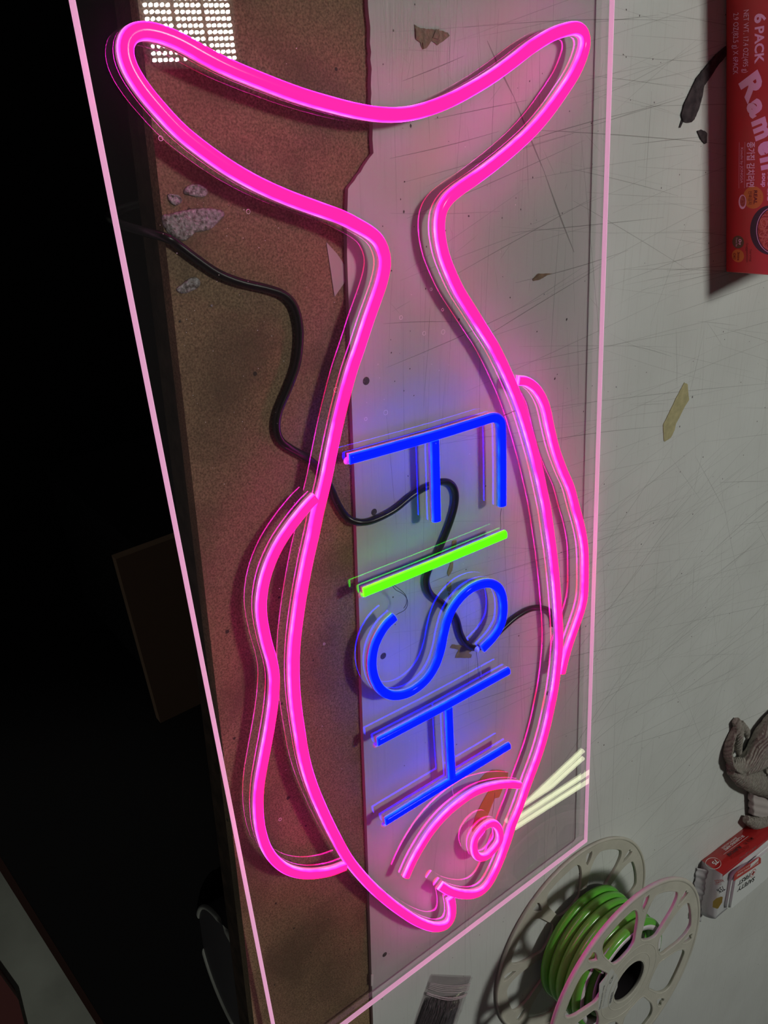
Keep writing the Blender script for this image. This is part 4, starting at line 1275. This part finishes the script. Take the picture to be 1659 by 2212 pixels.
# writing on the film beside the lid
def top_text(s, a_, b_, h, m_, bold=0.0):
    zz = wh + 0.0030
    text_mesh('print', s, at(*Z1(*a_), zz), at(*Z1(*b_), zz), ZP, h, M[m_], pack, bold)
top_text('ANTISEPTIC', (1400, 480), (1010, 760), 0.0045, 'grey_ink')
top_text('MULTI + PURPOSE', (1520, 1290), (745, 1830), 0.0048, 'black_ink', 0.01)
# red side print
nx = Vector((-1, 0, 0))
px0 = Vector((wx0 - 0.0042, 0, 0))
def red_text(s, a_, b_, h, m_, bold=0.0):
    p = on_plane(*Z1(*a_), px0, nx); q = on_plane(*Z1(*b_), px0, nx)
    text_mesh('print', s, p, q, nx, h, M[m_], pack, bold, thick=0.0004)
red_text('50 CLEANING WIPES', (1085, 250), (650, 570), 0.0042, 'lid', 0.01)
red_text('ISOPROPYL ALCOHOL', (930, 300), (600, 545), 0.0026, 'lid')
red_text('MULTI', (1290, 300), (1100, 430), 0.0048, 'ramen_dark', 0.02)
red_text('PURPOSE', (1010, 490), (720, 690), 0.0048, 'black_ink', 0.02)
red_text('75', (470, 800), (385, 880), 0.0065, 'lid', 0.03)
p = on_plane(*Z1(655, 690), px0, nx); q = on_plane(*Z1(1215, 280), px0, nx)
tube('printed_rule', [p + nx * 0.0004, p.lerp(q, .5) + nx * 0.0004, q + nx * 0.0004], 0.0002, M['lid'], pack, 6)
cpt = on_plane(*Z1(425, 890), px0, nx)
cpt = [cpt + Vector((-0.0004, 0.0125 * math.cos(t), 0.0095 * math.sin(t))) for t in [2 * PI * k / 40 for k in range(40)]]
tube('printed_ring', cpt, 0.0003, M['lid'], pack, 6, closed=True)
# end print
ny = Vector((0, -1, 0)); py0 = Vector((0, wy0 - 0.0062, 0))
def end_text(s, a_, b_, h, m_, bold=0.0):
    p = on_plane(*Z1(*a_), py0, ny); q = on_plane(*Z1(*b_), py0, ny)
    text_mesh('print', s, p, q, ny, h, M[m_], pack, bold, thick=0.0006)
end_text('HANDS!', (640, 1235), (450, 1265), 0.0045, 'red_print', 0.02)
end_text('CLEAN', (590, 1310), (460, 1330), 0.0035, 'red_print')
end_text('75%', (640, 1390), (500, 1480), 0.0062, 'black_ink', 0.02)
bm = bmesh.new()
bm.faces.new([bm.verts.new(on_plane(*Z1(*p), py0, ny) + ny * 0.0006) for p in ((500, 1670), (610, 1630), (645, 1640), (630, 1760), (540, 1900), (510, 1905), (415, 1870), (425, 1740))])
from_bm('gold_badge', bm, M['gold_print'], pack)

# ------------------------------------------------------------------ grey towel
def rope(bm, pts, radii, seg=14, flat=1.0):
    pth = [Vector(p) for p in pts]
    fine = []
    n = len(pth)
    for i in range(n - 1):
        a_ = pth[i - 1] if i else pth[i] * 2 - pth[i + 1]
        d_ = pth[i + 2] if i + 2 < n else pth[i + 1] * 2 - pth[i]
        for k in range(8):
            t = k / 8
            b_, c_ = pth[i], pth[i + 1]
            p = 0.5 * ((2 * b_) + (c_ - a_) * t + (2 * a_ - 5 * b_ + 4 * c_ - d_) * t * t + (3 * b_ - a_ - 3 * c_ + d_) * t ** 3)
            fine.append((p, radii[i] * (1 - t) + radii[i + 1] * t))
    fine.append((pth[-1], radii[-1]))
    rings = []
    for i, (p, r) in enumerate(fine):
        t = (fine[min(i + 1, len(fine) - 1)][0] - fine[max(i - 1, 0)][0]).normalized()
        sd = t.cross(ZP).normalized(); up = sd.cross(t)
        ring = []
        for k in range(seg):
            a_ = 2 * PI * k / seg
            rr = r * (1 + 0.10 * noise.noise(p * 90 + Vector((k * 0.7, 0, 0))))
            v = p + sd * rr * math.cos(a_) + up * rr * flat * math.sin(a_)
            v.z = max(v.z, 0.0008)
            ring.append(bm.verts.new(v))
        rings.append(ring)
    for a_, b_ in zip(rings, rings[1:]):
        for k in range(seg): bm.faces.new((a_[k], a_[(k + 1) % seg], b_[(k + 1) % seg], b_[k]))
    bm.faces.new(rings[0]); bm.faces.new(rings[-1])
def fin(bm, pts, heights, th=0.0028, lean=0.0, z0=0.001):
    """standing fold of cloth along a path"""
    pth = smooth_path(pts, 0.0022)
    n = len(pth)
    A, B = [], []
    for i, p in enumerate(pth):
        t = (pth[min(i + 1, n - 1)] - pth[max(i - 1, 0)]).normalized(); sd = t.cross(ZP).normalized()
        f = i / (n - 1) * (len(heights) - 1); k = min(int(f), len(heights) - 2)
        h = heights[k] * (1 - (f - k)) + heights[k + 1] * (f - k)
        h *= 1 + 0.12 * noise.noise(p * 120)
        prof = [(-th, 0), (-th * .9 + lean * h * .5, h * .5), (-th * .6 + lean * h, h), (th * .6 + lean * h, h), (th * .9 + lean * h * .5, h * .5), (th, 0)]
        A.append([bm.verts.new(p + sd * a_ + ZP * (z0 + b_)) for a_, b_ in prof])
    for a_, b_ in zip(A, A[1:]):
        for k in range(6): bm.faces.new((a_[k], a_[(k + 1) % 6], b_[(k + 1) % 6], b_[k]))
    bm.faces.new(A[0]); bm.faces.new(A[-1])
towel = thing('grey_towel', 'crumpled grey terry towel at the right edge of the board', 'towel', at(1650, 1660, 0))
bm = bmesh.new()
# curled hem standing like a cup: left wall, end knob, right ridge
fin(bm, [at(1592, 1556, 0), at(1578, 1578, 0), at(1566, 1605, 0), at(1563, 1630, 0), at(1574, 1645, 0), at(1596, 1648, 0), at(1618, 1630, 0), at(1634, 1600, 0), at(1668, 1545, 0)], [0.010, 0.012, 0.017, 0.020, 0.020, 0.020, 0.022, 0.026, 0.028], 0.0032, 0.25)
rope(bm, [at(1590, 1556, .006), at(1596, 1580, .008), at(1594, 1606, .007), at(1596, 1626, .006)], [0.006, 0.0078, 0.0075, 0.005], flat=.85)
rope(bm, [at(1600, 1562, .007), at(1612, 1580, .008), at(1614, 1594, .006)], [0.005, 0.0058, 0.003], flat=.85)
# main heaped body
rope(bm, [at(1578, 1650, .008), at(1604, 1652, .012), at(1632, 1628, .016), at(1665, 1580, .018), at(1720, 1530, .018)], [0.009, 0.013, 0.017, 0.020, 0.022], flat=.9)
rope(bm, [at(1580, 1662, .008), at(1606, 1678, .012), at(1640, 1690, .014), at(1690, 1705, .015)], [0.009, 0.016, 0.019, 0.021], flat=.85)
rope(bm, [at(1610, 1668, .018), at(1640, 1650, .024), at(1680, 1620, .028)], [0.006, 0.010, 0.013], flat=.9)
rope(bm, [at(1650, 1676, .02), at(1690, 1660, .026), at(1740, 1640, .026)], [0.009, 0.016, 0.018], flat=.9)
o = from_bm('terry_body', bm, M['towel'], towel, True)
rm = o.modifiers.new('merge', 'REMESH'); rm.mode = 'VOXEL'; rm.voxel_size = 0.0011; rm.use_smooth_shade = True
tx_ = bpy.data.textures.new('terry_loops', 'CLOUDS'); tx_.noise_scale = 0.0022; tx_.noise_depth = 1
dm = o.modifiers.new('pile', 'DISPLACE'); dm.texture = tx_; dm.strength = 0.0014; dm.mid_level = 0.5; dm.texture_coords = 'GLOBAL'
# woven band hanging down from the heap
bm = bmesh.new()
def bandf(u, v):
    a_ = at(1617, 1690, 0.006).lerp(at(1668, 1700, 0.008), u); b_ = at(1617, 1755, 0.004).lerp(at(1668, 1765, 0.006), u)
    p = a_.lerp(b_, v); p.z = 0.0125 + 0.0028 * math.sin(u * PI) + 0.0006 * math.sin(v * 25)
    return p
grid_face(bm, bandf, 22, 22)
o = from_bm('woven_band', bm, M['towel_band'], towel, True)
so = o.modifiers.new('thickness', 'SOLIDIFY'); so.thickness = 0.009; so.offset = -1
bm = bmesh.new()
rope(bm, [at(1611, 1770, .009), at(1632, 1777, .012), at(1665, 1771, .014), at(1710, 1762, .015)], [0.0060, 0.0100, 0.0108, 0.011], flat=.9)
o = from_bm('terry_end', bm, M['towel'], towel, True)
rm = o.modifiers.new('merge', 'REMESH'); rm.mode = 'VOXEL'; rm.voxel_size = 0.0010; rm.use_smooth_shade = True
dm = o.modifiers.new('pile', 'DISPLACE'); dm.texture = tx_; dm.strength = 0.0022; dm.mid_level = 0.5; dm.texture_coords = 'GLOBAL'
# stitch line on the band
bm = bmesh.new()
for i in range(14):
    u = 0.68; v0 = 0.03 + i * 0.068
    p, q = bandf(u, v0), bandf(u, v0 + 0.035)
    d = (q - p).normalized(); s2 = d.cross(ZP) * 0.00025
    bm.faces.new([bm.verts.new(c + ZP * 0.0002) for c in (p - s2, q - s2, q + s2, p + s2)])
from_bm('stitching', bm, M['strands'], towel)

# ------------------------------------------------------------------ zip bag of dark strands
def B1(x, y): return (780 + x / 5.184, 2060 + y / 5.184)
bag = thing('zip_bag', 'small clear zip bag of dark wire strands at the bottom edge', 'bag', at(950, 2160, 0))
cor = [at(*B1(*p), 0.003) for p in ((800, 245), (1250, 262))]     # open end
tl, tr = cor
dirL = (at(*B1(610, 788), 0.003) - at(*B1(745, 395), 0.003)).normalized()
Lb = 0.115
def bagp(u, v, top):
    p = tl.lerp(tr, u) + dirL * Lb * v
    belly = 0.0055 * math.sin(PI * min(1, max(0, u))) ** 0.6 * min(1, max(0, (v - 0.1) / 0.2)) if v > 0.1 else 0.0
    wr = 0.0006 * math.sin(u * 9 + v * 23) * math.sin(v * 31)
    p.z = 0.0012 + (0.0018 + belly * 1.5 + wr + 0.0012 * math.sin(PI * u) * (1 if top else 0)) if top else 0.0008
    return p
bm = bmesh.new()
grid_face(bm, lambda u, v: bagp(u, v, True), 26, 40)
grid_face(bm, lambda u, v: bagp(u, v, False), 6, 10)
from_bm('bag_film', bm, M['bag'], bag, True)
for v0, r in ((0.075, .0003), (0.09, .0003), (0.105, .0003), (0.12, .0003), (0.135, .0003), (0.18, .0007), (0.195, .0005)):
    pth = [bagp(u / 14, v0 + 0.02 * math.sin(PI * u / 14), True) + ZP * 0.0004 for u in range(15)]
    tube('zip_ridge', pth, r, M['bag_rib'], bag, 6)
rs = random.Random(5)
bm = bmesh.new()
for i in range(420):
    u0, u1 = rs.uniform(0.07, 0.84), rs.uniform(-0.06, 0.06)
    va, vb = rs.uniform(0.22, 0.4), rs.uniform(0.7, 0.98)
    hh = rs.uniform(0.15, 0.8)
    pth = []
    for k in range(7):
        v = va + (vb - va) * k / 6
        u = min(0.86, max(0.05, u0 + u1 * k / 6 + 0.012 * math.sin(k * 1.3 + i)))
        top = bagp(u, v, True); top.z = 0.0016 + (top.z - 0.0030) * hh
        pth.append(top)
    sweep(bm, pth, [(0.0006 * math.cos(t), 0.0006 * math.sin(t)) for t in (0, 2.1, 4.2)])
o = from_bm('wire_strands', bm, M['strands'], None, True)
tag(o, 'bundle of fine dark wire strands inside the clear zip bag', 'wires', kind='stuff')
